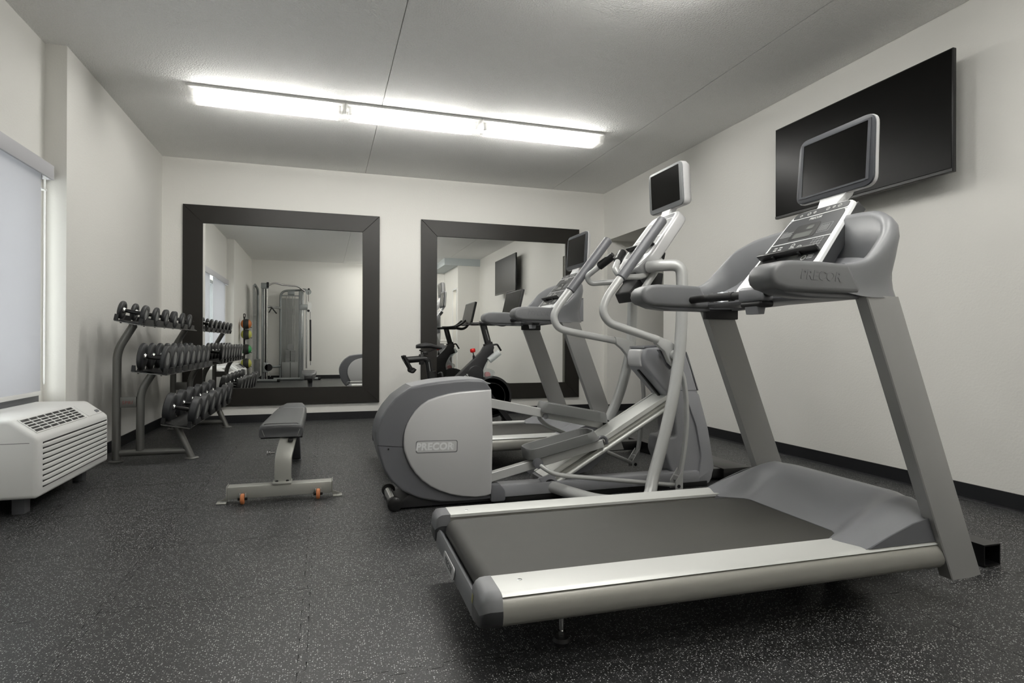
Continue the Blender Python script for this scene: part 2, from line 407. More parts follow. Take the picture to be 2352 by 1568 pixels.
# ------------------------------------------------------------------ window, blinds
win = struct('window_1', join(box(-2.12, -2.06, WY0, WY1, WZ0, WZ0+.06), box(-2.12, -2.06, WY0, WY1, WZ1-.06, WZ1), box(-2.12, -2.06, WY0, WY0+.06, WZ0, WZ1),
      box(-2.12, -2.06, WY1-.06, WY1, WZ0, WZ1), box(-2.12, -2.06, 3.72, 3.80, WZ0, WZ1)), 'grey_frame')
obj('window_pane', box(-2.095, -2.09, WY0+.06, 3.72, WZ0+.06, WZ1-.06), 'window_glass', win, 0)
obj('window_pane', box(-2.095, -2.09, 3.80, WY1-.06, WZ0+.06, WZ1-.06), 'window_glass', win, 0)
obj('lower_rail', box(-1.93, XW-.002, WY0, WY1, WZ0, WZ0+.10), 'grey_rail', win, 0)
obj('window_sill', rbox(-2.06, -1.932, WY0, WY1, WZ0, WZ0+.015, .004), 'grey_frame', win)
def blind(y0, y1, label, chain_y):
    t = thing('roller_blind', label, 'blind', (-1.845, (y0+y1)/2, .56))
    obj('fabric', box(-1.846, -1.844, y0, y1, .60, 2.09), 'blind_fabric', t, 0)
    obj('bottom_bar', rbox(-1.852, -1.838, y0, y1, .575, .605, .005), 'white_plastic', t)
    obj('roller', cyl((-1.845, y0, 2.115), (-1.845, y1, 2.115), .018), 'white_plastic', t)
    if chain_y:
        a, b = chain_y-.008, chain_y+.008
        obj('chain', tube([(-1.835, a, 2.09), (-1.835, a, .66), (-1.835, chain_y, .64), (-1.835, b, .66), (-1.835, b, 2.09)], .0025, 6, .01), 'white_plastic', t)
        obj('chain_guide', join(rbox(-1.872, -1.83, chain_y-.03, chain_y+.03, 1.985, 1.995, .002)), 'white_plastic', t)
blind(3.93, 4.852, 'pale grey roller blind nearest the dumbbell rack, drawn down behind the white air unit', 4.885)
blind(2.28, 3.64, 'pale grey roller blind further from the dumbbell rack, seen beside it in the mirror', None)
va = thing('blind_valance', 'long pale grey valance box above the window blinds', 'valance', (-1.84, 3.5, 2.07))
obj('front_board', rbox(-1.815, -1.80, 2.14, 4.938, 2.068, 2.168, .002), 'valance', va)
obj('end_board', rbox(-1.871, -1.8152, 4.925, 4.938, 2.068, 2.168, .002), 'valance', va)
obj('end_board', rbox(-1.871, -1.8152, 2.14, 2.153, 2.068, 2.168, .002), 'valance', va)
obj('top_board', rbox(-1.871, -1.8152, 2.1535, 4.9245, 2.158, 2.168, .002), 'valance', va)

# ------------------------------------------------------------------ wall mirrors
def wall_mirror(name, x0, x1, label, yaw, tilt):
    z0, z1, w = .20, 2.507, .205; xc, zc = (x0+x1)/2, (z0+z1)/2; ys = YB-.004
    t = thing('wall_mirror', label, 'mirror', (xc, YB, z0))
    d = .028
    def mem(o): return prism(o, ys-d, ys, 'y', .003, 1)
    obj('frame_board', mem([(x0, z1), (x1, z1), (x1-w, z1-w), (x0+w, z1-w)]), 'frame_dark', t)
    obj('frame_board', mem([(x0, z0), (x1, z0), (x1-w, z0+w), (x0+w, z0+w)]), 'frame_dark', t)
    obj('frame_board', mem([(x0, z0), (x0, z1), (x0+w, z1-w), (x0+w, z0+w)]), 'frame_dark', t)
    obj('frame_board', mem([(x1, z0), (x1, z1), (x1-w, z1-w), (x1-w, z0+w)]), 'frame_dark', t)
    # the glass hangs very slightly out of true in its frame
    hw, hh = (x1-x0)/2-w+.004, (z1-z0)/2-w+.004
    M = Matrix.Translation((xc, ys-.012, zc)) @ Matrix.Rotation(yaw, 4, 'Z') @ Matrix.Rotation(tilt, 4, 'X')
    obj('mirror_glass', xf(box(-hw, hw, 0, .003, -hh, hh), M), 'mirror', t, 0)
wall_mirror('wall_mirror', -1.524, .662, 'large square wall mirror in a wide dark frame, behind the dumbbell rack and bench', 0., 0.)
wall_mirror('wall_mirror', 1.178, 3.361, 'large square wall mirror in a wide dark frame, behind the exercise bike', .0, .0)

# ------------------------------------------------------------------ ceiling lights
def ceiling_light(x0, x1, y, label):
    t = thing('ceiling_light', label, 'ceiling light', ((x0+x1)/2, y, ZC))
    g = 'surface mounted ceiling lights'; t['group'] = g
    z = ZC; w = .13
    obj('housing', join(rbox(x0+.012, x1-.012, y-.127, y+.127, z-.022, z-.0005, .003)), 'lamp_white', t)
    sec = [(y-w, z-.012), (y-w, z-.03), (y-w+.045, z-.096), (y+w-.045, z-.096), (y+w, z-.03), (y+w, z-.012)]
    ins = [(y+w-.003, z-.012), (y+w-.003, z-.029), (y+w-.047, z-.079), (y-w+.047, z-.079), (y-w+.003, z-.029), (y-w+.003, z-.012)]
    V = [(x, p[0], p[1]) for x in (x0+.008, x1-.008) for p in sec]
    obj('lens', (V, [(i, i+1, i+7, i+6) for i in range(5)]), 'lens', t, 0)
    for xx in (x0, x1-.008):
        obj('end_cap', prism(rcorner([(y-w-.002, z-.0005), (y-w-.002, z-.03), (y-w+.044, z-.099), (y+w-.044, z-.099), (y+w+.002, z-.03), (y+w+.002, z-.0005)], .006, 3), xx, xx+.008, 'x', .001, 1), 'lens', t)
    for s in (-1, 1):
        yy = y+s*.058
        obj('fluorescent_tube', rod((x0+.075, yy, z-.058), (x1-.075, yy, z-.058), .021, 12), 'tube_glow', t)
        for xx in (x0+.03, x1-.062):
            obj('lamp_holder', rbox(xx, xx+.032, yy-.02, yy+.02, z-.082, z-.022, .003), 'lamp_white', t)
ceiling_light(-1.069, .170, 5.50, 'glowing ceiling light at the window end of the row of three')
ceiling_light(.178, 1.398, 5.50, 'glowing ceiling light in the middle of the row of three')
ceiling_light(1.406, 2.670, 5.50, 'glowing ceiling light at the television end of the row of three')
for yy, lab in ((2.75, 'added unseen ceiling light above the treadmill nearest the camera'), (1.7, 'added unseen ceiling light over the middle of the rear half of the room'),
                (.65, 'added unseen ceiling light second from the rear wall'), (-.4, 'added unseen ceiling light nearest the rear wall')):
    ceiling_light(.98, 2.18, yy, lab)  # unseen fixtures, added to brighten the rear half of the room

# ------------------------------------------------------------------ television
tv = thing('television', 'wide black flat television hanging on the wall above the treadmills', 'television', (3.62, 3.32, 1.97))
ty0, ty1, tz0, tz1 = 2.590, 4.055, 1.970, 2.712
obj('cabinet', rbox(3.577, 3.605, ty0, ty1, tz0, tz1, .003), 'black_plastic', tv)
obj('back_box', rbox(3.605, 3.645, ty0+.25, ty1-.25, tz0+.1, tz1-.15, .006), 'black_plastic', tv)
obj('wall_bracket', join(rbox(3.645, 3.66, ty0+.45, ty1-.45, tz0+.2, tz1-.25, .002), rbox(3.66, 3.735, ty0+.62, ty0+.68, tz0+.3, tz0+.40, .003), rbox(3.66, 3.735, ty1-.68, ty1-.62, tz0+.3, tz0+.40, .003), rbox(3.735, 3.7495, ty0+.45, ty1-.45, tz0+.22, tz0+.48, .002)), 'black_metal', tv)
obj('screen', rbox(3.5745, 3.5775, ty0+.008, ty1-.008, tz0+.024, tz1-.008, .001, 1), 'tv_screen', tv)
obj('bottom_bezel', rbox(3.573, 3.578, ty0+.002, ty1-.002, tz0+.002, tz0+.021, .001, 1), 'black_plastic', tv)

# ------------------------------------------------------------------ treadmills (local: x from rear to front, y from the near rail to the far rail)
def make_treadmill(label):
    t = thing('treadmill', label, 'treadmill', (.44, 1.565, 0), radians(-1.25), 'treadmills', world=False)
    W = .92; C = W/2
    both = lambda name, g, m, **k: (obj(name, g, m, t, **k), obj(name, mirror_y(g, C), m, t, **k))
    # rails
    top = [(.135, .240), (.135, .251), (.128, .252), (.035, .2515), (.016, .250), (.004, .2465), (.000, .2425), (.005, .2400), (.05, .2400)]
    side = [(.005, .2385), (-.002, .2335), (-.008, .215), (-.010, .195), (-.006, .174), (.008, .159), (.035, .151), (.13, .150), (.13, .2385)]
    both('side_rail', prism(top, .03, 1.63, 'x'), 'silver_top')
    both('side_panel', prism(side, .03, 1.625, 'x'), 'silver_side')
    both('screw', lathe([(0, .008), (.001, .008), (.0018, .006), (.0018, 0)], (.105, .085, .2505), 'z', 14), 'chrome')
    # rear end caps, each a rounded nose
    def cap(sec):
        rings = []
        for x, q, dz in ((.03, 1., 0), (.012, 1., 0), (-.004, .975, 0), (-.016, .92, -.003), (-.025, .82, -.008), (-.030, .66, -.014)):
            cy, cz = .085, .195
            rings.append([(x, cy+(p[0]-cy)*q, cz+(p[1]-cz)*q+dz) for p in sec])
        return loft(rings)
    both('end_cap', cap([(.135, .2525), (.035, .252), (.008, .247), (-.003, .236), (-.0095, .208), (.135, .208)]), 'shell_cowl')
    both('end_cap_base', cap([(.135, .2075), (-.0095, .2075), (-.0105, .195), (-.005, .170), (.012, .154), (.043, .146), (.135, .146)]), 'console_dark')
    # rear cover bar under the belt, with its badge
    bar = [(.028, .150), (.0, .140), (-.022, .128), (-.026, .140), (-.022, .182), (-.014, .194), (-.008, .192), (.02, .165)]
    rc = obj('rear_cover', prism(bar, .12, W-.12, 'y'), 'shell_cowl', t)
    M = frame((-.0275, .50, .158), (0, -1, 0), (.10, 0, 1))
    bd = obj('badge', xf(prism(rpoly(.20, .044, .02), -.001, .0025, 'z', .001, 1), M @ Matrix.Translation((0, -.022, 0))), 'panel_silver', rc)
    text('lettering', 'PRECOR', .034, M @ Matrix.Translation((0, 0, .003)), 'bezel_grey', bd, .0006, .15, 0.)
    obj('warning_tag', xf(box(-.008, .008, -.012, .012, 0, .001), frame((-.0308, .105, .205), (0, -1, 0), (.1, 0, 1))), 'yellow_tag', t, 0)
    # belt and deck
    R = .042; cx, cz = .048, .197
    arc = [(cx+R*cos(pi/2+i*pi/14), cz+R*sin(pi/2+i*pi/14)) for i in range(15)]
    obj('belt', prism([(1.56, cz+R)]+arc+[(1.56, cz-R)], .163, W-.163, 'y'), 'belt', t)
    obj('deck', box(.06, 1.6, .1365, W-.1365, .165, .222), 'black', t, 0)
    obj('rear_roller', cyl((cx, .148, cz), (cx, W-.148, cz), .036, 20), 'shell_mid', t)
    # motor cover
    ny, nx = 33, 15; V = []; Fs = []
    def xr(y):
        d = min(y, W-y)
        if d < .125: return 1.300-.045*min(1, max(0, (d-.02))/.105)
        k = min(1, (d-.125)/.10); k = k*k*(3-2*k)
        return 1.255+.118*k
    for j in range(ny):
        a = j/(ny-1); y = .012+(W-.024)*(.5-.5*cos(pi*a))*.35+(W-.024)*a*.65
        d = min(y, W-y)-.012
        edge = min(1, d/.16); edge = sin(edge*pi/2)
        hgt = .080+.062*edge
        for i in range(nx):
            u = i/(nx-1); x = xr(y)+(1.73-xr(y))*u
            rise = sin(min(1, u*1.25)*pi/2)**(1.0 if d < .1 else 1.25)
            z0 = .2495 if d < .13 else .2415
            V.append((x, y, z0+hgt*rise-max(0, u-.75)*.25))
    n0 = len(V)
    for j in range(ny-1):
        for i in range(nx-1): Fs.append((j*nx+i, j*nx+i+1, (j+1)*nx+i+1, (j+1)*nx+i))
    loop = [i for i in range(nx)]+[j*nx+nx-1 for j in range(1, ny)]+[(ny-1)*nx+i for i in range(nx-2, -1, -1)]+[j*nx for j in range(ny-2, 0, -1)]
    for q in loop: V.append((V[q][0], V[q][1], .215 if V[q][1] > .14 and V[q][1] < W-.14 else .2300))
    for k in range(len(loop)): Fs.append((loop[k], loop[(k+1) % len(loop)], n0+(k+1) % len(loop), n0+k))
    obj('motor_cover', (V, Fs), 'shell_grey', t, smooth=50)
    both('cover_side', prism([(1.31, .2525), (1.40, .287), (1.50, .320), (1.60, .341), (1.655, .33), (1.645, .2525)], .006, .0115, 'y'), 'shell_dark')
    # uprights
    def ups(x, z): return [(x+.0, .003, z), (x+.004, 0, z), (x+.085, 0, z), (x+.150, .012, z), (x+.150, .047, z), (x+.0, .047, z)]
    g = loft([ups(1.652, .118), ups(1.272, 1.10)]); g = [(v[0], v[1]-.014, v[2]) for v in g[0]], g[1]
    both('upright', g, 'upright_grey', smooth=20)
    # handrail arms
    arm = [(.897, 1.150), (.902, 1.175), (.918, 1.192), (.945, 1.203), (.985, 1.207), (1.09, 1.207), (1.20, 1.203), (1.252, 1.120), (1.240, 1.103), (1.05, 1.105), (.96, 1.108), (.92, 1.118), (.903, 1.132)]
    arms = both('handrail_arm', prism(arm, -.016, .108, 'y', .032, 4), 'shell_arm')
    und = [(.93, 1.114), (1.05, 1.110), (1.24, 1.110), (1.256, 1.112), (1.262, 1.090), (1.05, 1.092), (.97, 1.100)]
    both('arm_underside', prism(und, .002, .092, 'y', .006, 2), 'shell_dark')
    text('lettering', 'PRECOR', .043, frame((1.085, -.0163, 1.158), (1, 0, -.03), (0, 0, 1)), 'shell_arm', arms[0], .001, .15, .001)
    text('lettering', 'PRECOR', .043, frame((1.085, W+.0163, 1.158), (-1, 0, 0), (0, 0, 1)), 'shell_arm', arms[1], .001, .15, .001)
    obj('upright_collar', mirror_y(rbox(1.262, 1.44, .030, .056, 1.055, 1.103, .004), C), 'black_soft', t)
    # curved cowl running from arm to arm around the front
    half = [(1.196, -.006, 1.108, 1.206), (1.25, -.012, 1.098, 1.213), (1.30, -.014, 1.094, 1.238), (1.355, -.010, 1.094, 1.290), (1.405, .002, 1.094, 1.342), (1.440, .028, 1.096, 1.378), (1.468, .07, 1.10, 1.402), (1.495, .13, 1.105, 1.425), (1.52, .22, 1.11, 1.440), (1.535, .33, 1.115, 1.448)]
    path = half+[(1.54, C, 1.115, 1.450)]+[(a, W-b, c, d) for a, b, c, d in reversed(half)]
    path = spline([(p[0], p[1], p[2]) for p in path], 3), spline([(p[0], p[1], p[3]) for p in path], 3)
    rings = []; lo, hi = path
    for k in range(len(lo)):
        a = Vector(lo[max(0, k-1)]); b = Vector(lo[min(len(lo)-1, k+1)]); d = (b-a); d.z = 0; d.normalize(); nrm = Vector((-d.y, d.x, 0))*-1   # outward
        if nrm.dot(Vector((lo[k][0]-1.0, lo[k][1]-C, 0))) < 0: nrm = -nrm
        p = Vector((lo[k][0], lo[k][1], 0)); z0, z1 = lo[k][2], hi[k][2]; hgt = z1-z0
        w = min(1, max(0, hgt-.1)/.2)
        def at(off, f): q = p+nrm*off; return (q.x, q.y, z0+hgt*f)
        th = .035+.012*w
        rings.append([at(.004, 0), at(-.006*w, .12), at(-.012*w, .3), at(.004*w, .55), at(.016*w, .78), at(.012*w, .9), at(-.004, .975), at(-.014, 1.), at(-th*.7, .985), at(-th, .93), at(-th-.006*w, .6), at(-th-.0, .3), at(-th, 0)])
    obj('cowl', loft(rings), 'shell_cowl', t, smooth=60)
    # dash between the arms
    dsh = [(1.236, 1.118), (1.240, 1.150), (1.255, 1.160), (1.30, 1.168), (1.40, 1.215), (1.50, 1.29), (1.50, 1.11), (1.27, 1.104), (1.245, 1.108)]
    obj('dash', prism(dsh, .085, W-.085, 'y', .01, 2), 'shell_grey', t)
    # console: frame with x across (towards the near side), y up the slope, z towards the walker
    sl = Vector((.221, 0, .269)).normalized()
    K0 = frame((1.300, C, 1.205), (0, -1, 0), sl); K = K0
    cb = obj('console_housing', xf(prism(rpoly(.425, .475, .05, 6, .33), -.065, 0, 'z', .012, 2), K0 @ Matrix.Translation((0, -.065, 0))), 'white_gloss', t)
    for s in (-1, 1): obj('console_side', xf(prism([(s*.2045, .03), (s*.199, .03), (s*.162, .395), (s*.1675, .395)], -.06, -.014, 'z'), K), 'console_dark', cb)
    obj('console_panel', xf(prism(rpoly(.345, .30, .03, 5, .302), 0, .0016, 'z'), K @ Matrix.Translation((0, .055, 0))), 'console_dark', cb)
    obj('console_panel', xf(prism(rpoly(.300, .036, .015, 5, .285), 0, .0016, 'z'), K @ Matrix.Translation((0, .362, 0))), 'console_dark', cb)
    strip = lambda y, w: prism([(-w/2, y), (w/2, y), (w/2, y+.004), (-w/2, y+.004)], .0014, .0026, 'z')
    obj('divider', xf(strip(.205, .33), K), 'white_gloss', cb)
    obj('divider', xf(strip(.353, .305), K), 'white_gloss', cb)
    obj('display_window', xf(prism(rpoly(.145, .085, .012, 4, .13), .0016, .0024, 'z'), K @ Matrix.Translation((-.01, .222, 0))), 'black_plastic', cb)
    obj('display_window', xf(prism(rpoly(.10, .03, .003, 2), .0024, .003, 'z'), K @ Matrix.Translation((-.01, .228, 0))), 'lcd', cb)
    obj('display_window', xf(prism(rpoly(.035, .02, .003, 2), .0024, .003, 'z'), K @ Matrix.Translation((.01, .272, 0))), 'lcd', cb)
    obj('printed_notes', xf(join(*[prism([(-.148, y), (-.148+w, y), (-.148+w, y+.003), (-.148, y+.003)], .0016, .0022, 'z') for y, w in ((.250, .07), (.256, .066), (.262, .07), (.268, .06), (.274, .068), (.282, .03))]), K), 'ink_grey', cb)
    obj('side_frame', xf(join(*[prism(rpoly(.062, .05, .006, 3), .0016, .0021, 'z')]), K @ Matrix.Translation((.10, .235, 0))), 'ink_grey', cb)
    obj('side_frame_face', xf(prism(rpoly(.058, .046, .005, 3), .0021, .0024, 'z'), K @ Matrix.Translation((.10, .237, 0))), 'console_dark', cb)
    obj('graph_lines', xf(join(*[prism([(.078+.009*i, .242), (.081+.009*i, .242), (.081+.009*i, .276), (.078+.009*i, .276)], .0024, .0029, 'z') for i in range(5)]), K), 'ink_grey', cb)
    text('lettering', 'PRECOR', .018, K @ Matrix.Translation((.0, .338, .0017)), 'ink_light', cb, .0004, .15, .0004)
    def ring(x, y, r): return lathe([(.0016, r), (.0026, r), (.0026, r-.0022), (.0016, r-.0022)], (x, y, 0), 'z', 14)
    for q in ((-.105, .375, .007), (-.06, .376, .009), (-.03, .378, .007), (.04, .379, .009), (.07, .381, .007), (.10, .380, .009)): obj('key_outline', xf(ring(*q), K), 'ink_light', cb)
    for q in ((-.02, .165, .014), (.025, .165, .014), (-.02, .185, .011)): obj('key_outline', xf(ring(*q), K), 'ink_light', cb)
    for a in range(4):
        for b in range(4): obj('key', xf(ring(.085+.016*a, .150+.015*b, .0055), K), 'ink_grey', cb)
    obj('printed_notes', xf(join(*[prism([(-.13+.03*a, .158+.013*b), (-.112+.03*a, .158+.013*b), (-.112+.03*a, .164+.013*b), (-.13+.03*a, .164+.013*b)], .0016, .0022, 'z') for a in range(2) for b in range(3)]), K), 'ink_light', cb)
    for q in ((-.125, .078, .011), (.10, .095, .013), (.05, .072, .007)): obj('key_outline', xf(ring(*q), K), 'ink_light', cb)
    obj('printed_notes', xf(join(*[prism([(x, y), (x+.03, y), (x+.03, y+.003), (x, y+.003)], .0016, .0022, 'z') for x, y in ((-.108, .072), (-.108, .080), (-.108, .088), (.118, .088), (.118, .096), (.118, .104))]), K), 'ink_light', cb)
    obj('key_pad', xf(prism(rpoly(.05, .026, .003, 2), .0016, .0022, 'z'), K @ Matrix.Translation((-.045, .075, 0))), 'lcd', cb)
    obj('key_pad', xf(prism(rpoly(.05, .026, .003, 2), .0016, .0022, 'z'), K @ Matrix.Translation((.035, .095, 0))), 'lcd', cb)
    obj('reading_ledge', xf(rbox(-.165, .165, .118, .130, .002, .034, .004), K), 'black_plastic', t)
    obj('ledge_bracket', xf(join(rbox(-.08, -.065, .112, .13, 0, .02, .002), rbox(.065, .08, .112, .13, 0, .02, .002)), K), 'black_plastic', t)
    obj('stop_button_tray', xf(join(rbox(-.05, .18, -.045, .045, -.01, .018, .009, 3)), K), 'white_gloss', cb)
    obj('stop_button', xf(rbox(-.03, .03, -.02, .02, .016, .026, .005), K), 'panel_silver', cb)
    # viewing screen on its neck
    D = frame((1.600, C, 1.563), (0, -1, 0), (.017, 0, .278))
    nk = loft([[(x+dx, y, z) for dx, y in ((-.012, C-w), (-.012, C+w), (.03, C+w), (.03, C-w))] for x, z, w in ((1.560, 1.49, .05), (1.585, 1.525, .052), (1.608, 1.555, .065), (1.618, 1.59, .075))])
    obj('screen_neck', nk, 'white_gloss', t)
    hs = rpoly(.412, .292, .045, 6, .395)
    sh = obj('screen_housing', xf(loft([[(p[0]*s, .145+(p[1]-.145)*s, z) for p in hs] for s, z in ((.80, -.040), (.93, -.033), (1.0, -.018), (1.003, -.009), (1., -.004))]), D), 'panel_silver', t, smooth=50)
    obj('screen_bezel', xf(prism(rpoly(.408, .288, .044, 6, .391), -.004, .006, 'z', .003, 2), D @ Matrix.Translation((0, .002, 0))), 'bezel_dark', t)
    obj('screen_glass', xf(prism(rpoly(.338, .232, .004, 2), .006, .0068, 'z'), D @ Matrix.Translation((0, .032, 0))), 'screen', t)
    e = .0135
    obj('screen_lip', xf(join(box(-.183, -.169, .026, .27, .006, .0085), box(.169, .183, .026, .27, .006, .0085), box(-.169, .169, .264, .27, .006, .0085), box(-.169, .169, .024, .032, .006, .0085)), D), 'bezel_dark', t, 0)
    # grip bar with sensors
    gz = 1.140
    obj('grip_bar', tube([(1.15, .095, gz-.002), (1.165, .18, gz), (1.212, .36, gz), (1.212, W-.36, gz), (1.165, W-.18, gz), (1.15, W-.095, gz-.002)], .0165, 14, .08), 'black_plastic', t)
    for s in (0, 1):
        g = tube([(1.1745, .215, gz), (1.205, .335, gz)], .0195, 14); g = mirror_y(g, C) if s else g
        gr = obj('grip', g, 'black_soft', t)
        q = join(*[xf(prism(rpoly(.085, .016, .007, 3), 0, .004, 'z'), frame((1.19+sx*.019, .275, gz+sz*.012), (.24, .97, 0), (0, 0, 1)) if False else Matrix.Translation((1.19, .275, gz+sz*.0175)) @ Matrix.Rotation(radians(76), 4, 'Z') @ Matrix.Translation((0, -.008, 0))) for sx, sz in ((0, 1), (0, -1.2))])
        obj('pulse_sensor', mirror_y(q, C) if s else q, 'chrome', gr)
    ch = obj('centre_housing', rbox(1.185, 1.262, C-.075, C+.075, 1.108, 1.168, .014, 3), 'shell_grey', t)
    obj('housing_base', rbox(1.188, 1.255, C-.065, C+.065, 1.085, 1.112, .012, 3), 'black_soft', ch)
    obj('safety_clip', prism([(1.192, 1.09), (1.235, 1.09), (1.228, 1.058), (1.199, 1.058)], C-.04, C+.04, 'y', .006, 2), 'shell_mid', ch)
    # underneath: feet, frame, front stabiliser
    for yy in (.171, W-.171):
        f = obj('rear_foot', join(lathe([(0, .026), (.012, .028), (.022, .022), (.026, .0)], (.269, yy, 0), 'z', 18)), 'black_soft', t)
        obj('foot_stem', join(rod((.269, yy, .022), (.269, yy, .125), .008), rod((.269, yy, .030), (.269, yy, .044), .015, 6)), 'chrome', f)
        obj('foot_bracket', rbox(.232, .306, yy-.03, yy+.03, .09, .158, .006), 'black_plastic', t)
    obj('under_frame', join(rbox(1.10, 1.60, .26, .32, .06, .152, .005), rbox(1.10, 1.60, W-.32, W-.26, .06, .152, .005), rbox(1.2, 1.6, .32, W-.32, .07, .13, .005)), 'black', t)
    for yy in (.35, W-.35): obj('wheel', cyl((1.50, yy-.022, .045), (1.50, yy+.022, .045), .0445, 20), 'black_soft', t)
    obj('frame_bolt', join(rod((1.15, .262, .105), (1.15, .250, .105), .009, 10)), 'chrome', t)
    def sq(x0, x1, z0, z1, y0, y1, th=.006): return join(box(x0, x1, y0, y1, z0, z0+th), box(x0, x1, y0, y1, z1-th, z1), box(x0, x0+th, y0, y1, z0+th, z1-th), box(x1-th, x1, y0, y1, z0+th, z1-th))
    obj('front_stabiliser', sq(2.205, 2.30, .004, .094, .272, W-.272), 'black_metal', t, 0)
    obj('front_beam', rbox(1.60, 2.204, C-.045, C+.045, .025, .10, .004), 'black_metal', t)
    return t
tm1 = make_treadmill('grey treadmill nearest the camera, in front of the elliptical, its screen before the television')
tm2 = copy_tree(tm1); tm2.location = (.4203, 4.125, 0); tm2.rotation_euler = (0, 0, radians(.497))
tm2['label'] = 'grey treadmill standing between the elliptical and the exercise bike'

# ------------------------------------------------------------------ elliptical trainer (room coordinates)
EC = 3.50
el = thing('elliptical_trainer', 'grey elliptical cross trainer with round rear housing, between the two treadmills', 'elliptical', (1.3, EC, 0))
eb = lambda name, g, m, **k: (obj(name, g, m, el, **k), obj(name, mirror_y(g, EC), m, el, **k))
shell = [(.940, .664), (.909, .708), (.882, .724), (.80, .728), (.723, .725), (.63, .717), (.55, .706), (.466, .690), (.384, .633), (.335, .575), (.304, .525), (.284, .47), (.279, .427), (.283, .37), (.292, .327), (.319, .237), (.358, .172), (.42, .11), (.52, .06), (.64, .032), (.80, .026), (.945, .028)]
hy0 = 3.352
cap_z = spline([(.469, .690), (.50, .672), (.551, .664), (.665, .680), (.781, .697), (.93, .698)], 5)
obj('housing', prism(rcorner(shell, .012, 2), hy0, 2*EC-hy0, 'y', .045, 6), 'shell_dark', el, smooth=60)
tcap = [(p[0], p[1]) for p in cap_z]+[(.935, .703), (.911, .7115), (.883, .7285), (.80, .7325), (.723, .7295), (.63, .7215), (.55, .7105), (.472, .6945)]
obj('top_cap', prism(tcap, hy0+.012, 2*EC-hy0-.012, 'y', .026, 4), 'shell_mid', el)
pan = [(.931, .668), (.941, .435), (.935, .10), (.931, .062), (.90, .052), (.837, .050), (.76, .060), (.691, .077), (.63, .101), (.577, .130), (.53, .167), (.493, .208), (.465, .25), (.445, .295), (.43, .34), (.426, .379), (.428, .42), (.434, .456), (.446, .49), (.464, .522), (.49, .56), (.525, .592), (.565, .618), (.615, .635), (.68, .651), (.748, .660), (.85, .666)]
sp = obj('side_panel', prism(pan, 3.331, hy0+.004, 'y', .010, 3), 'panel_silver', el)
sp2 = obj('side_panel', mirror_y(prism(pan, 3.331, hy0+.004, 'y', .010, 3), EC), 'panel_silver', el)
BM = frame((.612, 3.3315, .354), (1, 0, -.02), (0, 0, 1))
bd = obj('badge', xf(prism(rpoly(.238, .070, .014), 0, .0012, 'z'), BM @ Matrix.Translation((0, -.035, -.0004))), 'shell_arm', sp)
bi = obj('badge_face', xf(prism(rpoly(.228, .060, .011), 0, .0016, 'z'), BM @ Matrix.Translation((0, -.029, 0))), 'panel_silver', sp)
text('lettering', 'PRECOR', .054, BM @ Matrix.Translation((-.014, 0, .0018)), 'white_gloss', sp, .0014, .10, .0022, space=1.06)
text('lettering', 'USA', .016, BM @ Matrix.Translation((.093, 0, .0016)) @ Matrix.Rotation(pi/2, 4, 'Z'), 'white_gloss', sp, .0008)
obj('housing_seam', prism([(.285, .374), (.43, .358), (.43, .356), (.285, .372)], 3.3505, hy0+.004, 'y'), 'black_soft', el, 0)
obj('screw', rod((.345, hy0+.004, .35), (.345, hy0-.003, .35), .005, 8), 'black', el)
# rear roller
obj('rear_axle', cyl((.381, 3.38, .04), (.378, 3.70, .04), .028, 16), 'chrome', el)
for yy in (3.345, 3.685): obj('rear_wheel', lathe([(0, .012), (.001, .034), (.006, .04), (.034, .04), (.04, .034), (.041, 0)], (.381, yy, .0405), 'y', 22), 'black_plastic', el)
obj('base_shoe', prism([(.40, .012), (.40, .045), (.47, .09), (.96, .085), (.99, .03), (.99, .012)], 3.37, 2*EC-3.37, 'y', .006, 2), 'black_soft', el)
obj('beam_shoe', prism(rcorner([(.93, .014), (1.02, .014), (1.02, .075), (.985, .118), (.93, .122)], .015, 3), 3.335, 3.46, 'y', .01, 2), 'shell_dark', el)
obj('base_beam', rbox(.95, 2.35, 3.345, 3.455, .035, .105, .006), 'shell_mid', el)
obj('base_pad', rbox(.95, 2.42, 3.36, 3.44, .0, .034, .004), 'black', el)
# big frame tubes: along the floor, up and into the console
tpts = [(1.30, 3.40, .075), (1.38, 3.26, .060), (1.50, 3.10, .038), (1.66, 3.035, .037), (1.795, 3.035, .037), (1.845, 3.09, .134), (1.947, 3.13, .364), (2.039, 3.17, .618), (2.097, 3.19, .882), (2.110, 3.19, 1.10), (2.112, 3.19, 1.30), (2.108, 3.19, 1.425), (1.985, 3.26, 1.424), (1.95, 3.32, 1.42)]
tb = tube(tpts, .036, 18, [0, .08, .08, .06, .06, .1, .1, .12, .12, .1, .1, .11, .05, 0])
eb('frame_tube', tb, 'tube_grey')
obj('base_clamp', join(cyl((1.31, 3.36, .075), (1.31, 3.46, .075), .042, 18)), 'black_soft', el)
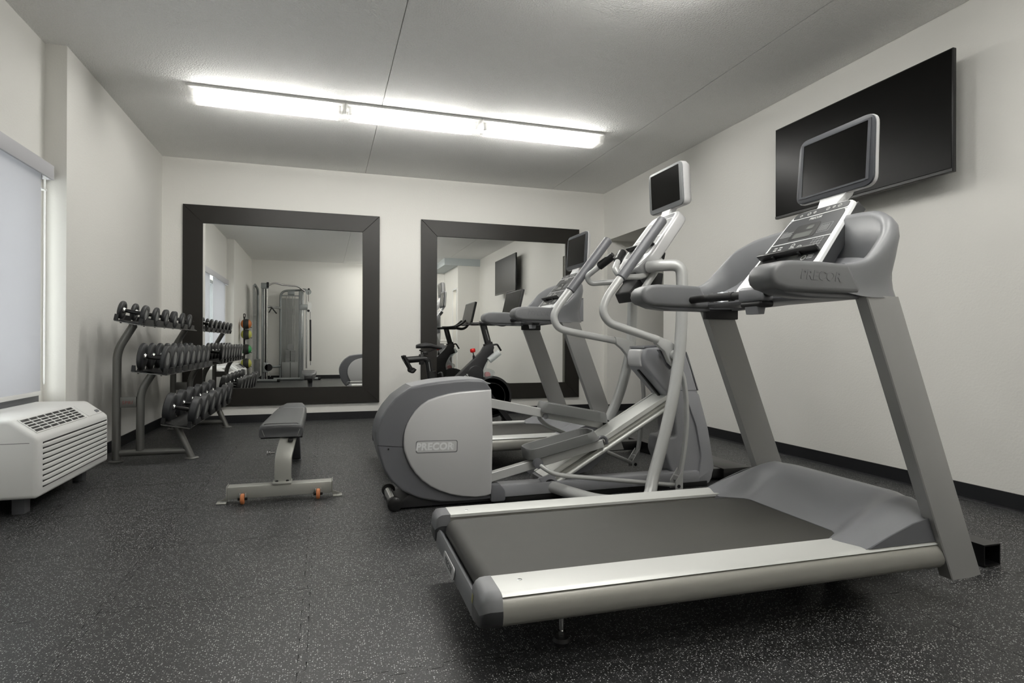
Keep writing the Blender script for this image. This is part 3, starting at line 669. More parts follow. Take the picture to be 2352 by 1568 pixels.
# ramp
rd = Vector((2.135-1.30, 0, .590-.125)).normalized(); rn = Vector((-rd.z, 0, rd.x))
RM = Matrix(((rd.x, 0, rn.x, 1.29), (0, 1, 0, EC), (rd.z, 0, rn.z, .120), (0, 0, 0, 1)))
L = .985
ramp = obj('ramp', xf(join(box(0, L, -.085, .085, -.03, 0)), RM), 'silver_top', el, 0)
for s in (-1, 1):
    a, b = (-.128, -.086) if s < 0 else (.086, .128)
    o2 = (-.132, -.1283) if s < 0 else (.1283, .132)
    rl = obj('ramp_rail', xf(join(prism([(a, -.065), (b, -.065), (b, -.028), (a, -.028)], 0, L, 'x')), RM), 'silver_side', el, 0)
    obj('ramp_lip', xf(sweep([(0, s*.124, -.055), (L, s*.124, -.055)], circ(.014, 10)), RM), 'silver_top', el)
    obj('ramp_edge', xf(box(0, L, min(s*.080, s*.094), max(s*.080, s*.094), -.02, .006), RM), 'silver_top', el, 0)
obj('ramp_underside', xf(prism(rcorner([(.0, -.066), (.50, -.066), (.40, -.12), (.28, -.135), (.08, -.08)], .02, 3), -.07, .07, 'y', .008, 2), RM), 'shell_dark', el)
obj('ramp_end_bracket', xf(join(prism([(-.02, -.11), (.05, -.11), (.05, .004), (-.045, .03), (-.03, -.02)], -.135, -.115, 'y'), prism([(-.02, -.11), (.05, -.11), (.05, .004), (-.045, .03), (-.03, -.02)], .115, .135, 'y'), box(-.015, .01, -.115, .115, -.10, -.01)), RM), 'shell_mid', el, 0)
# link arms and pedals
def strip_bar(a, b, h, y0, y1):
    a, b = Vector((a[0], 0, a[1])), Vector((b[0], 0, b[1])); d = (b-a).normalized(); n = Vector((-d.z, 0, d.x))*h/2
    q = [a-n, b-n, b+n, a+n]; return prism([(p.x, p.z) for p in q], y0, y1, 'y', .003, 1)
obj('link_arm', strip_bar((.90, .145), (1.66, .318), .052, 3.352, 3.402), 'tube_grey', el)
obj('link_arm', strip_bar((.90, .583), (1.80, .392), .056, 3.598, 3.648), 'tube_grey', el)
def pedal(cx, cz, ang, yc):
    """foot tray: floor, tall rim, rounded ends"""
    M = Matrix.Translation((cx, yc, cz)) @ Matrix.Rotation(-ang, 4, 'Y')
    l, w = .225, .098
    base = rcorner([(-l, -w), (l*.80, -w), (l, -w*.55), (l, w*.55), (l*.80, w), (-l, w)], [.06, .05, .04, .04, .05, .06], 5)
    def rg(sx, z, dx=0): return [(p[0]*sx[0]+dx, p[1]*sx[1], z) for p in base]
    hi = .056
    rings = [rg((1.08, .90), -.005, .012), rg((1.05, .96), .02, .006), rg((1., 1.), hi), rg((.99, .98), hi+.003), rg((.97, .94), hi), rg((.95, .90), .006, .004)]
    p = obj('pedal', xf(loft(rings), M), 'pedal_grey', el)
    return M
pm = pedal(1.385, .300, radians(12.5), 3.398)
pm2 = pedal(1.56, .462, radians(-11.0), 3.625)
# rollers riding on the ramp
for (x, z, yy) in ((1.655, .318, 3.40), (1.80, .405, 3.60)):
    obj('ramp_roller', lathe([(0, .01), (.001, .026), (.02, .026), (.021, .01)], (x, yy-.012, z), 'y', 18), 'black_soft', el)
obj('roller_guard', tube([(1.625, 3.372, .325), (1.635, 3.372, .352), (1.665, 3.372, .358), (1.690, 3.372, .340), (1.692, 3.372, .312)], .010, 10, .02), 'shell_dark', el)
# swing arms
arm = [(2.02, 3.262, 1.715), (1.718, 3.25, 1.334), (1.625, 3.25, 1.215), (1.596, 3.25, 1.13), (1.640, 3.25, 1.062), (1.781, 3.25, 1.020), (1.975, 3.25, .962)]
na = obj('swing_arm', tube(arm[1:], .0245, 16, .075), 'tube_grey', el)
ng = obj('arm_grip', rod(arm[0], arm[1], .0325, 16), 'shell_dark', el)
arm2 = [(1.885, 3.738, 1.66), (1.60, 3.75, 1.295), (1.523, 3.75, 1.199), (1.474, 3.75, 1.12), (1.512, 3.75, 1.040), (1.60, 3.75, 1.018), (1.945, 3.75, .958)]
obj('swing_arm', tube(arm2[1:], .0245, 16, .075), 'tube_grey', el)
obj('arm_grip', rod(arm2[0], arm2[1], .0325, 16), 'shell_dark', el)
brk = [(1.955, .995), (2.06, .955), (2.113, .922), (2.122, .88), (2.10, .83), (2.085, .795), (2.055, .82), (2.02, .89), (1.965, .935), (1.95, .965)]
obj('arm_bracket', prism(brk, 3.236, 3.280, 'y', .008, 2), 'tube_grey', el)
obj('bracket_arch', prism([(2.0, .90), (2.03, .86), (2.062, .80), (2.088, .775), (2.098, .79), (2.07, .83), (2.03, .905)], 3.281, 3.305, 'y', .004, 1), 'shell_dark', el)
brk2 = [(1.93, .985), (2.0, .972), (2.078, .950), (2.085, .915), (2.07, .85), (2.055, .80), (2.03, .85), (1.985, .90), (1.94, .935)]
obj('arm_bracket', prism(brk2, 3.720, 3.764, 'y', .008, 2), 'tube_grey', el)
obj('pivot_axle', join(cyl((2.085, 3.222, .868), (2.085, 3.778, .868), .020, 16)), 'chrome', el)
for yy in (3.205, 3.768): obj('pivot_hub', lathe([(0, .012), (.002, .030), (.028, .032), (.03, .02)], (2.085, yy, .868), 'y', 20), 'tube_grey', el)
low = [(2.095, 3.258, .84), (2.153, 3.25, .745), (2.180, 3.25, .608), (2.186, 3.25, .471), (2.177, 3.25, .335), (2.156, 3.25, .200), (2.128, 3.25, .07)]
flat = [(-.017, -.010), (.017, -.010), (.017, .010), (-.017, .010)]
obj('lower_link', sweep(spline(low, 4), rcorner(flat, .006, 3), (1, 0, 0)), 'tube_grey', el)
low2 = [(2.072, 3.742, .85), (2.145, 3.75, .74), (2.168, 3.75, .60), (2.166, 3.75, .50), (2.142, 3.75, .298), (2.123, 3.75, .183), (2.098, 3.75, .10)]
obj('lower_link', sweep(spline(low2, 4), rcorner(flat, .006, 3), (1, 0, 0)), 'tube_grey', el)
def clevis(x, z, y):
    b = obj('clevis', join(prism([(x-.022, z-.022), (x+.03, z-.022), (x+.032, z+.105), (x-.02, z+.028)], y-.034, y-.026, 'y'), prism([(x-.022, z-.022), (x+.03, z-.022), (x+.032, z+.105), (x-.02, z+.028)], y+.026, y+.034, 'y'), box(x+.0, x+.028, y-.026, y+.026, z+.03, z+.06)), 'tube_grey', el, 0)
    obj('pin', rod((x, y-.04, z), (x, y+.04, z), .011, 12), 'black_soft', b)
clevis(2.108, .052, 3.25); clevis(2.086, .092, 3.75)
obj('drive_rod', tube([(1.205, 3.30, .232), (1.235, 3.262, .205), (1.285, 3.25, .175), (1.36, 3.25, .158), (1.532, 3.25, .134), (2.105, 3.25, .052)], .0135, 12, .05), 'tube_grey', el)
obj('drive_rod', tube([(1.365, 3.70, .462), (1.374, 3.74, .44), (1.429, 3.75, .387), (1.586, 3.75, .319), (2.084, 3.75, .093)], .0135, 12, .05), 'tube_grey', el)
obj('rod_joint', lathe([(0, .012), (.002, .028), (.03, .030), (.04, .02)], (1.205, 3.275, .232), 'y', 18), 'shell_dark', el)
obj('rod_joint', lathe([(0, .010), (.002, .018), (.02, .018), (.022, .01)], (1.365, 3.585, .468), 'y', 18), 'shell_mid', el)
# front tower
tw = [(2.263, .900), (2.10, .915), (1.975, .912), (1.955, .85), (1.965, .79), (2.05, .70), (2.15, .598), (2.19, .45), (2.20, .33), (2.13, .325), (2.115, .235), (2.17, .10), (2.22, .03), (2.43, .012), (2.474, .03), (2.49, .12), (2.478, .20), (2.439, .375), (2.40, .52), (2.359, .635), (2.31, .78)]
tower = obj('front_tower', prism(rcorner(tw, .02, 3), 3.385, 2*EC-3.385, 'y', .022, 4), 'shell_mid', el)
obj('tower_top', prism([(1.97, .909), (2.10, .918), (2.25, .905), (2.262, .915), (2.11, .929), (1.975, .920)], 3.40, 2*EC-3.40, 'y', .004, 1), 'shell_dark', tower)
obj('tower_head', prism(rcorner([(1.955, .90), (1.945, .85), (1.95, .79), (2.0, .785), (2.06, .80), (2.06, .905)], .015, 3), 3.42, 2*EC-3.42, 'y', .014, 3), 'panel_silver', tower)
ins = lambda pts, y0, y1: prism(pts, y0, y1, 'y')
obj('ramp_slot', sweep([(1.985, EC, .765), (2.052, EC, .692), (2.105, EC, .632), (2.142, EC, .590)], [(-.011, -.006), (.011, -.006), (.011, .006), (-.011, .006)], (1, 0, 1)), 'black', tower)
obj('ramp_slot', sweep([(2.175, 3.46, .50), (2.188, 3.46, .42), (2.193, 3.46, .33)], [(-.012, -.006), (.012, -.006), (.012, .006), (-.012, .006)], (1, 0, 0)), 'black', tower)
obj('tower_spine', prism([(2.276, .88), (2.32, .775), (2.368, .635), (2.378, .628), (2.30, .85), (2.285, .885)], 3.40, 2*EC-3.40, 'y'), 'shell_dark', tower, 0)
obj('tower_seam', prism([(2.20, .634), (2.362, .632), (2.362, .629), (2.20, .631)], 3.383, 3.40, 'y'), 'black_soft', tower, 0)
obj('tower_flank', prism(rcorner([(2.25, .62), (2.34, .40), (2.38, .20), (2.36, .06), (2.30, .018), (2.44, .016), (2.476, .12), (2.43, .37), (2.355, .615)], .02, 3), 3.366, 3.39, 'y', .008, 2), 'shell_mid', tower)
obj('front_foot', rbox(2.60, 2.83, 3.43, 2*EC-3.43+.3, .0, .088, .006), 'black_metal', el)
obj('front_foot_beam', rbox(2.42, 2.60, 3.46, 3.56, .02, .085, .004), 'black_metal', el)
# console
sl = Vector((2.198-1.98, 0, 1.815-1.53)).normalized()
K = frame((1.905, EC, 1.430), (0, -1, 0), sl)
cb = obj('console_housing', xf(prism(rcorner([(-.13, -.02), (.13, -.02), (.20, .07), (.185, .42), (.15, .475), (-.15, .475), (-.185, .42), (-.20, .07)], .04, 4), -.075, 0, 'z', .02, 3), K), 'panel_silver', el)
obj('console_rim', xf(prism(rcorner([(-.12, .0), (.12, .0), (.188, .08), (.172, .415), (.14, .462), (-.14, .462), (-.172, .415), (-.188, .08)], .035, 4), -.002, .003, 'z', .001, 1), K), 'white_gloss', cb)
obj('console_panel', xf(prism(rpoly(.315, .30, .025, 4, .30), .003, .0042, 'z'), K @ Matrix.Translation((0, .105, 0))), 'pedal_grey', cb)
obj('console_panel', xf(prism(rpoly(.285, .035, .012, 4, .265), .003, .0042, 'z'), K @ Matrix.Translation((0, .414, 0))), 'shell_dark', cb)
obj('divider', xf(box(-.152, .152, .402, .408, .004, .0052), K), 'white_gloss', cb, 0)
obj('divider', xf(box(-.156, .156, .252, .256, .004, .0052), K), 'white_gloss', cb, 0)
obj('display_window', xf(prism(rpoly(.17, .10, .01, 3), .0042, .005, 'z'), K @ Matrix.Translation((-.02, .275, 0))), 'shell_dark', cb)
for i in range(4): obj('display_digit', xf(prism(rpoly(.018, .026, .004, 2), .005, .0055, 'z'), K @ Matrix.Translation((-.075+.035*i, .315, 0))), 'ink_grey', cb)
for i in range(5): obj('key', xf(prism(rpoly(.026, .018, .006, 3), .0042, .006, 'z'), K @ Matrix.Translation((-.11+.055*i, .205, 0))), 'ink_grey', cb)
obj('keypad_pod', xf(prism(rcorner([(-.10, -.01), (.10, -.01), (.13, .09), (-.13, .09)], .03, 4), .002, .012, 'z', .004, 2), K), 'white_gloss', cb)
for i in range(6): obj('key', xf(prism(rpoly(.022, .016, .006, 3), .012, .0135, 'z'), K @ Matrix.Translation((-.06+.04*(i % 4), .02+.028*(i//4), 0))), 'ink_grey', cb)
obj('reading_ledge', xf(join(rbox(-.165, .165, .165, .178, .004, .040, .004)), K), 'black_plastic', el)
obj('console_mount', prism(rcorner([(1.93, 1.40), (2.03, 1.395), (2.12, 1.46), (2.14, 1.54), (2.05, 1.56), (1.95, 1.46)], .02, 3), EC-.09, EC+.09, 'y', .015, 2), 'black_soft', el)
D = frame((2.195, EC, 1.832), (0, -1, 0), (-.012, 0, .22))
obj('screen_neck', loft([[(x+dx, EC+w*sy, z) for dx, sy in ((-.012, -1), (-.012, 1), (.035, 1), (.035, -1))] for x, z, w in ((2.185, 1.78, .045), (2.20, 1.82, .047), (2.213, 1.85, .06), (2.21, 1.88, .07))]), 'white_gloss', el)
hs = rpoly(.412, .285, .04, 6, .402)
obj('screen_housing', xf(loft([[(p[0]*s, .142+(p[1]-.142)*s, z) for p in hs] for s, z in ((.82, -.075), (.93, -.066), (1., -.04), (1.003, -.012), (1., -.004))]), D), 'panel_silver', el, smooth=50)
obj('screen_bezel', xf(prism(rpoly(.406, .279, .038, 6, .396), -.004, .006, 'z', .003, 2), D @ Matrix.Translation((0, .003, 0))), 'bezel_grey', el)
obj('screen_glass', xf(prism(rpoly(.340, .232, .004, 2), .006, .007, 'z'), D @ Matrix.Translation((0, .034, 0))), 'screen', el)
# fixed grips with pulse plates, bottle holder
eb('fixed_grip_bar', tube([(1.80, EC-.094, 1.490), (1.745, EC-.150, 1.437), (1.703, EC-.205, 1.392), (1.735, EC-.215, 1.347), (1.898, EC-.172, 1.358), (2.0, EC-.11, 1.39)], .0185, 14, .045), 'tube_grey')
for s in (0, 1):
    f = (lambda g: mirror_y(g, EC)) if s else (lambda g: g)
    gp = obj('fixed_grip', f(rod((1.835, EC-.059, 1.524), (1.760, EC-.134, 1.452), .0265, 14)), 'black_plastic', el)
    obj('pulse_plate', f(xf(prism(rpoly(.020, .075, .009, 4), 0, .004, 'z'), frame((1.750, EC-.115, 1.478), (.5, -.55, -.1), (.62, .62, .6)) @ Matrix.Translation((0, -.01, 0)))), 'chrome', gp)
eb('brace_tube', tube([(1.93, 3.36, 1.27), (1.99, 3.345, 1.36), (2.06, 3.34, 1.46), (2.02, 3.36, 1.50)], .0205, 14, .04), 'tube_grey')
bh = obj('bottle_holder', prism(rcorner([(1.912, 1.406), (2.125, 1.40), (2.11, 1.306), (2.01, 1.285), (1.903, 1.204), (1.871, 1.27), (1.934, 1.345)], .012, 3), 3.42, 3.62, 'y', .006, 2), 'black_soft', el)
obj('holder_face', prism(rcorner([(1.92, 1.40), (2.04, 1.398), (2.01, 1.33), (1.965, 1.33)], .01, 3), 3.412, 3.422, 'y', .003, 1), 'shell_dark', bh)

# ------------------------------------------------------------------ exercise bike (room coordinates)
BY = 6.50
bk = thing('exercise_bike', 'black exercise bike with red resistance knob and tablet screen, in front of the mirror', 'exercise bike', (1.5, BY, 0))
def pipe(a, b, w, h): return sweep([Vector((a[0], BY, a[1])), Vector((b[0], BY, b[1]))], rcorner([(-w, -h), (w, -h), (w, h), (-w, h)], min(w, h)*.7, 4), (1, 0, 0))
fr = [(1.16, .24), (1.28, .46), (1.385, .556), (1.595, .752), (1.69, .845), (1.725, .905), (1.755, .925), (1.835, .93), (1.828, .85), (1.79, .79), (1.745, .72), (1.71, .65), (1.70, .59), (1.72, .53), (1.70, .42), (1.60, .33), (1.40, .22)]
fo = obj('main_frame', prism(rcorner(fr, .03, 3), BY-.045, BY+.045, 'y', .02, 3), 'black_soft', bk)
ang = math.atan2(.609-.552, 1.540-1.473)
text('lettering', 'PELOTON', .056, frame((1.556, BY-.0455, .600), (cos(ang), 0, sin(ang)), (-sin(ang), 0, cos(ang))), 'ink_light', fo, .0008, 0, .0012, 'RIGHT', 1.1)
obj('frame_bulge', lathe([(0, .02), (.004, .08), (.012, .088), (.02, .088)], (1.62, BY-.062, .60), 'y', 28), 'black_soft', fo)
obj('seat_tube', pipe((1.135, .30), (1.115, .62), .030, .036), 'black_plastic', bk)
obj('seat_collar', pipe((1.138, .53), (1.128, .625), .042, .052), 'black_plastic', bk)
obj('seat_post', tube([(1.118, BY, .56), (1.090, BY, .77), (.86, BY, .752)], .036, 14, .06), 'black_plastic', bk)
obj('post_scale', prism([(1.108, .63), (1.113, .63), (1.098, .73), (1.093, .73)], BY-.0375, BY-.0355, 'y'), 'ink_grey', bk, 0)
obj('seat_slider', rbox(.995, 1.045, BY-.03, BY+.03, .70, .815, .008), 'black_plastic', bk)
obj('slider_lever', tube([(1.20, BY-.03, .60), (1.235, BY-.05, .62), (1.245, BY-.06, .56)], .012, 10, .02), 'black_plastic', bk)
wh = obj('weight_cradle', join(tube([(.825, BY-.05, .80), (.835, BY-.05, .77), (.90, BY-.05, .66), (.895, BY-.05, .635), (.92, BY-.05, .625), (.945, BY-.05, .66)], .020, 10, .02), tube([(.825, BY+.07, .80), (.835, BY+.07, .77), (.90, BY+.07, .66), (.895, BY+.07, .635), (.92, BY+.07, .625), (.945, BY+.07, .66)], .020, 10, .02), cyl((.85, BY-.05, .752), (.85, BY+.07, .752), .025, 12)), 'black_plastic', bk)
st = [(0, .030, .022), (.04, .075, .03), (.10, .085, .034), (.16, .062, .030), (.21, .036, .026), (.26, .026, .022), (.283, .018, .014)]
rings = []
for dx, hw, hh in st:
    n = 14; rings.append([(.962+dx, BY+hw*cos(2*pi*i/n), .895+.012*sin(dx*14)-(.0 if dx < .2 else .006)+hh*sin(2*pi*i/n)*(1.0 if sin(2*pi*i/n) > 0 else .8)) for i in range(n)])
obj('saddle', loft(rings), 'black_soft', bk, smooth=60)
obj('saddle_rails', join(tube([(1.0, BY-.02, .86), (1.05, BY-.02, .832), (1.12, BY-.02, .85), (1.18, BY-.015, .875)], .006, 8, .02), tube([(1.0, BY+.02, .86), (1.05, BY+.02, .832), (1.12, BY+.02, .85), (1.18, BY+.015, .875)], .006, 8, .02), rbox(1.03, 1.09, BY-.03, BY+.03, .81, .845, .006)), 'black_metal', bk)
kb = obj('knob_stem', join(cyl((1.618, BY, .72), (1.606, BY, .80), .024, 14, .012), cyl((1.606, BY, .80), (1.598, BY, .835), .006, 10)), 'black_metal', bk)
obj('resistance_knob', xf(lathe([(0, .016), (.004, .028), (.018, .031), (.034, .031), (.044, .026), (.047, 0)], (0, 0, 0), 'z', 12), Matrix.Translation((1.600, BY, .832)) @ Matrix.Rotation(radians(-10), 4, 'Y')), 'red_knob', bk)
obj('handlebar_post', pipe((1.815, .78), (1.715, 1.15), .030, .036), 'black_plastic', bk)
obj('post_scale', prism([(1.772, .97), (1.778, .97), (1.742, 1.09), (1.736, 1.09)], BY-.0315, BY-.0295, 'y'), 'ink_grey', bk, 0)
obj('post_collar', pipe((1.792, .865), (1.768, .938), .044, .052), 'black_plastic', bk)
obj('post_lever', tube([(1.80, BY-.02, .915), (1.872, BY-.03, .925), (1.918, BY-.03, .852)], .011, 10, .015), 'black_plastic', bk)
obj('handlebar', join(tube([(1.62, BY-.19, 1.158), (1.70, BY-.20, 1.158), (1.80, BY-.16, 1.17), (1.84, BY, 1.175), (1.80, BY+.16, 1.17), (1.70, BY+.20, 1.158), (1.62, BY+.19, 1.158)], .019, 12, .07),
    tube([(1.84, BY-.10, 1.175), (1.90, BY-.12, 1.20), (1.98, BY-.13, 1.27)], .017, 12, .04), tube([(1.84, BY+.10, 1.175), (1.90, BY+.12, 1.20), (1.98, BY+.13, 1.27)], .017, 12, .04), rbox(1.67, 1.86, BY-.04, BY+.04, 1.135, 1.175, .01)), 'black_soft', bk)
obj('screen_arm', tube([(1.85, BY, 1.16), (1.97, BY, 1.14), (2.05, BY, 1.20), (2.06, BY, 1.34)], .020, 12, .06), 'black_plastic', bk)
TM = frame((2.005, BY, 1.20), (0, -1, 0), (.075, 0, .33))
tb = obj('tablet', xf(prism(rpoly(.60, .345, .012, 3), -.03, 0, 'z', .004, 2), TM), 'black_soft', bk)
obj('tablet_screen', xf(prism(rpoly(.565, .315, .004, 2), 0, .0012, 'z'), TM @ Matrix.Translation((0, .015, 0))), 'screen', tb)
obj('bottle_cup', xf(lathe([(0, .034), (.002, .036), (.15, .038), (.152, .034), (.004, .032)], (0, 0, 0), 'x', 18), frame((1.765, BY-.075, .742), (.78, 0, .62), (0, 1, 0))), 'clear_plastic', bk)
fw_ = obj('flywheel', lathe([(-.035, .03), (-.035, .20), (-.03, .235), (.03, .235), (.035, .20), (.035, .03)], (1.81, BY, .333), 'y', 48), 'black_soft', bk)
obj('wheel_ring', join(lathe([(-.040, .150), (-.042, .154), (-.040, .158)], (1.81, BY, .333), 'y', 48), lathe([(-.036, .208), (-.038, .210), (-.036, .213)], (1.81, BY, .333), 'y', 48)), 'black_plastic', fw_)
sg = [(1.705, .64), (1.73, .70), (1.755, .75), (1.768, .735), (1.748, .68), (1.742, .650), (1.79, .648), (1.835, .628), (1.848, .60), (1.83, .57), (1.79, .545), (1.73, .540), (1.71, .58)]
obj('sweat_guard', prism(rcorner(sg, .015, 3), BY-.04, BY+.04, 'y', .015, 2), 'clear_plastic', bk)
obj('pad_holder', lathe([(-.03, .02), (-.026, .032), (.026, .032), (.03, .02)], (1.765, BY, .582), 'y', 18), 'red_plastic', bk)
obj('front_fork', join(strip_bar((1.70, .45), (2.02, .05), .06, BY-.075, BY-.055), strip_bar((1.70, .45), (2.02, .05), .06, BY+.055, BY+.075)), 'black_soft', bk)
obj('rear_stay', pipe((1.30, .42), (1.05, .06), .03, .03), 'black_soft', bk)
for x in (1.02, 2.04): obj('stabiliser', rbox(x-.03, x+.03, BY-.26, BY+.26, .012, .055, .01), 'black_soft', bk)
for x in (1.02, 2.04):
    for s in (-1, 1): obj('levelling_foot', cyl((x, BY+s*.235, 0), (x, BY+s*.235, .014), .025, 14), 'black_plastic', bk)
cr = obj('crank', join(cyl((1.50, BY-.085, .33), (1.50, BY+.085, .33), .022, 14), strip_bar((1.50, .33), (1.60, .19), .026, BY-.085, BY-.07), strip_bar((1.50, .33), (1.40, .47), .026, BY+.07, BY+.085)), 'black_metal', bk)
obj('bike_pedal', rbox(1.55, 1.65, BY-.19, BY-.09, .175, .205, .006), 'black_plastic', bk)
obj('bike_pedal', rbox(1.35, 1.45, BY+.09, BY+.19, .455, .485, .006), 'black_plastic', bk)

# ------------------------------------------------------------------ weight bench
be = thing('weight_bench', 'flat weight bench with dark grey vinyl pad and orange transport wheels', 'bench', (-.22, 4.4, 0))
obj('front_bar', rbox(-.53, .052, 3.782, 3.868, .028, .098, .004), 'bench_grey', be)
obj('end_plate', rbox(-.5345, -.5302, 3.778, 3.872, .022, .104, .0015), 'bench_grey', be)
obj('end_plate', rbox(.0522, .0565, 3.778, 3.872, .022, .104, .0015), 'bench_grey', be)
for s, x0, x1 in ((-1, -.590, -.5347), (1, .0567, .112)):
    fp = obj('floor_plate', rbox(x0, x1, 3.79, 3.85, 0, .008, .003), 'bench_grey', be)
    obj('bolt_slot', rbox((x0+x1)/2-.010, (x0+x1)/2+.010, 3.816, 3.824, .0078, .0085, .0003, 1), 'black', fp)
    obj('plate_gusset', prism([(x0 if s > 0 else x1, .006), (x1 if s > 0 else x0, .006), (x0 if s > 0 else x1, .03)], 3.842, 3.849, 'y'), 'bench_grey', be, 0)
for x in (-.444, -.028):
    w = obj('transport_wheel', lathe([(-.011, .012), (-.011, .026), (-.006, .031), (.006, .031), (.011, .026), (.011, .012)], (x, 3.757, .033), 'x', 24), 'tan_wheel', be)
    obj('axle', rod((x-.026, 3.757, .033), (x+.026, 3.757, .033), .008, 10), 'black_metal', w)
    obj('wheel_fork', join(rbox(x+.0125, x+.017, 3.755, 3.786, .02, .062, .0015), rbox(x-.017, x-.0125, 3.755, 3.786, .02, .062, .0015)), 'bench_grey', be)
mp = obj('mount_plate', rbox(-.287, -.178, 3.772, 3.872, .098, .112, .005), 'bench_grey', be)
for x in (-.262, -.203): obj('bolt', lathe([(0, .009), (.005, .009), (.008, .004), (.008, 0)], (x, 3.80, .112), 'z', 12), 'black', mp)
path = spline([(-.229, 3.822, .112), (-.229, 3.822, .19), (-.226, 3.832, .25), (-.216, 3.865, .30), (-.208, 3.93, .338), (-.206, 4.02, .352)], 5)
obj('front_post', sweep(path, rcorner([(-.047, -.022), (.047, -.022), (.047, .022), (-.047, .022)], .006, 3), (0, -1, 0)), 'bench_grey', be)
obj('post_latch', rbox(-.205, -.175, 3.86, 3.92, .335, .352, .004), 'black', be)
obj('pop_pin', join(rod((-.275, 3.84, .278), (-.300, 3.84, .278), .008, 10), rod((-.298, 3.84, .278), (-.312, 3.84, .278), .013, 12), rod((-.312, 3.84, .278), (-.32, 3.84, .278), .017, 14)), 'chrome', be)
obj('seat_rail', rbox(-.245, -.170, 3.95, 5.0, .315, .352, .004), 'shell_dark', be)
obj('rear_leg', prism([(4.62, .33), (4.82, .33), (5.10, .012), (5.04, .012), (4.98, .03)], -.235, -.168, 'x', .003, 1), 'shell_dark', be)
obj('rear_foot', rbox(-.238, -.165, 5.03, 5.105, 0, .0115, .003), 'shell_dark', be)
obj('pad_board', prism([(-.362, 3.91), (-.122, 3.905), (-.134, 4.88), (-.170, 5.27), (-.285, 5.27), (-.325, 4.88)], .352, .363, 'z', .002, 1), 'black_soft', be)
def pad(name, sts, cap0, cap1):
    rings = []
    N = [(-1, .18), (-1.0, .5), (-.985, .75), (-.93, .92), (-.82, .985), (-.4, 1.0), (.4, 1.0), (.82, .985), (.93, .92), (.985, .75), (1.0, .5), (1, .18), (.97, .03), (.9, 0), (-.9, 0), (-.97, .03)]
    for y, cx, hw, h in sts: rings.append([(cx+hw*a, y, .363+h*b) for a, b in N])
    return obj(name, loft(rings), 'vinyl', be, smooth=60)
pad('seat_pad', [(3.888, -.245, .110, .045), (3.885, -.245, .120, .055), (3.886, -.245, .125, .066), (3.90, -.245, .127, .076), (3.93, -.2445, .1275, .079), (4.40, -.237, .118, .080), (4.84, -.231, .107, .079), (4.872, -.230, .1055, .075), (4.884, -.2298, .104, .064)], 1, 1)
pad('head_pad', [(4.888, -.2297, .104, .064), (4.900, -.2295, .105, .076), (4.93, -.229, .104, .080), (5.10, -.2275, .086, .080), (5.24, -.2265, .070, .078), (5.275, -.2263, .064, .070), (5.288, -.2262, .058, .05)], 1, 1)
obj('seam', tube([(-.352, 3.9, .430), (-.34, 3.905, .4425), (-.245, 3.905, .4437), (-.15, 3.905, .4425), (-.138, 3.9, .430)], .0022, 6, .01), 'black_soft', be)
for s in (-1, 1): obj('seam', tube([(-.245+s*.105, 3.906, .4405), (-.245+s*.112, 3.888, .42), (-.245+s*.094, 3.886, .37)], .0016, 6, .01), 'rubber_disc', be)

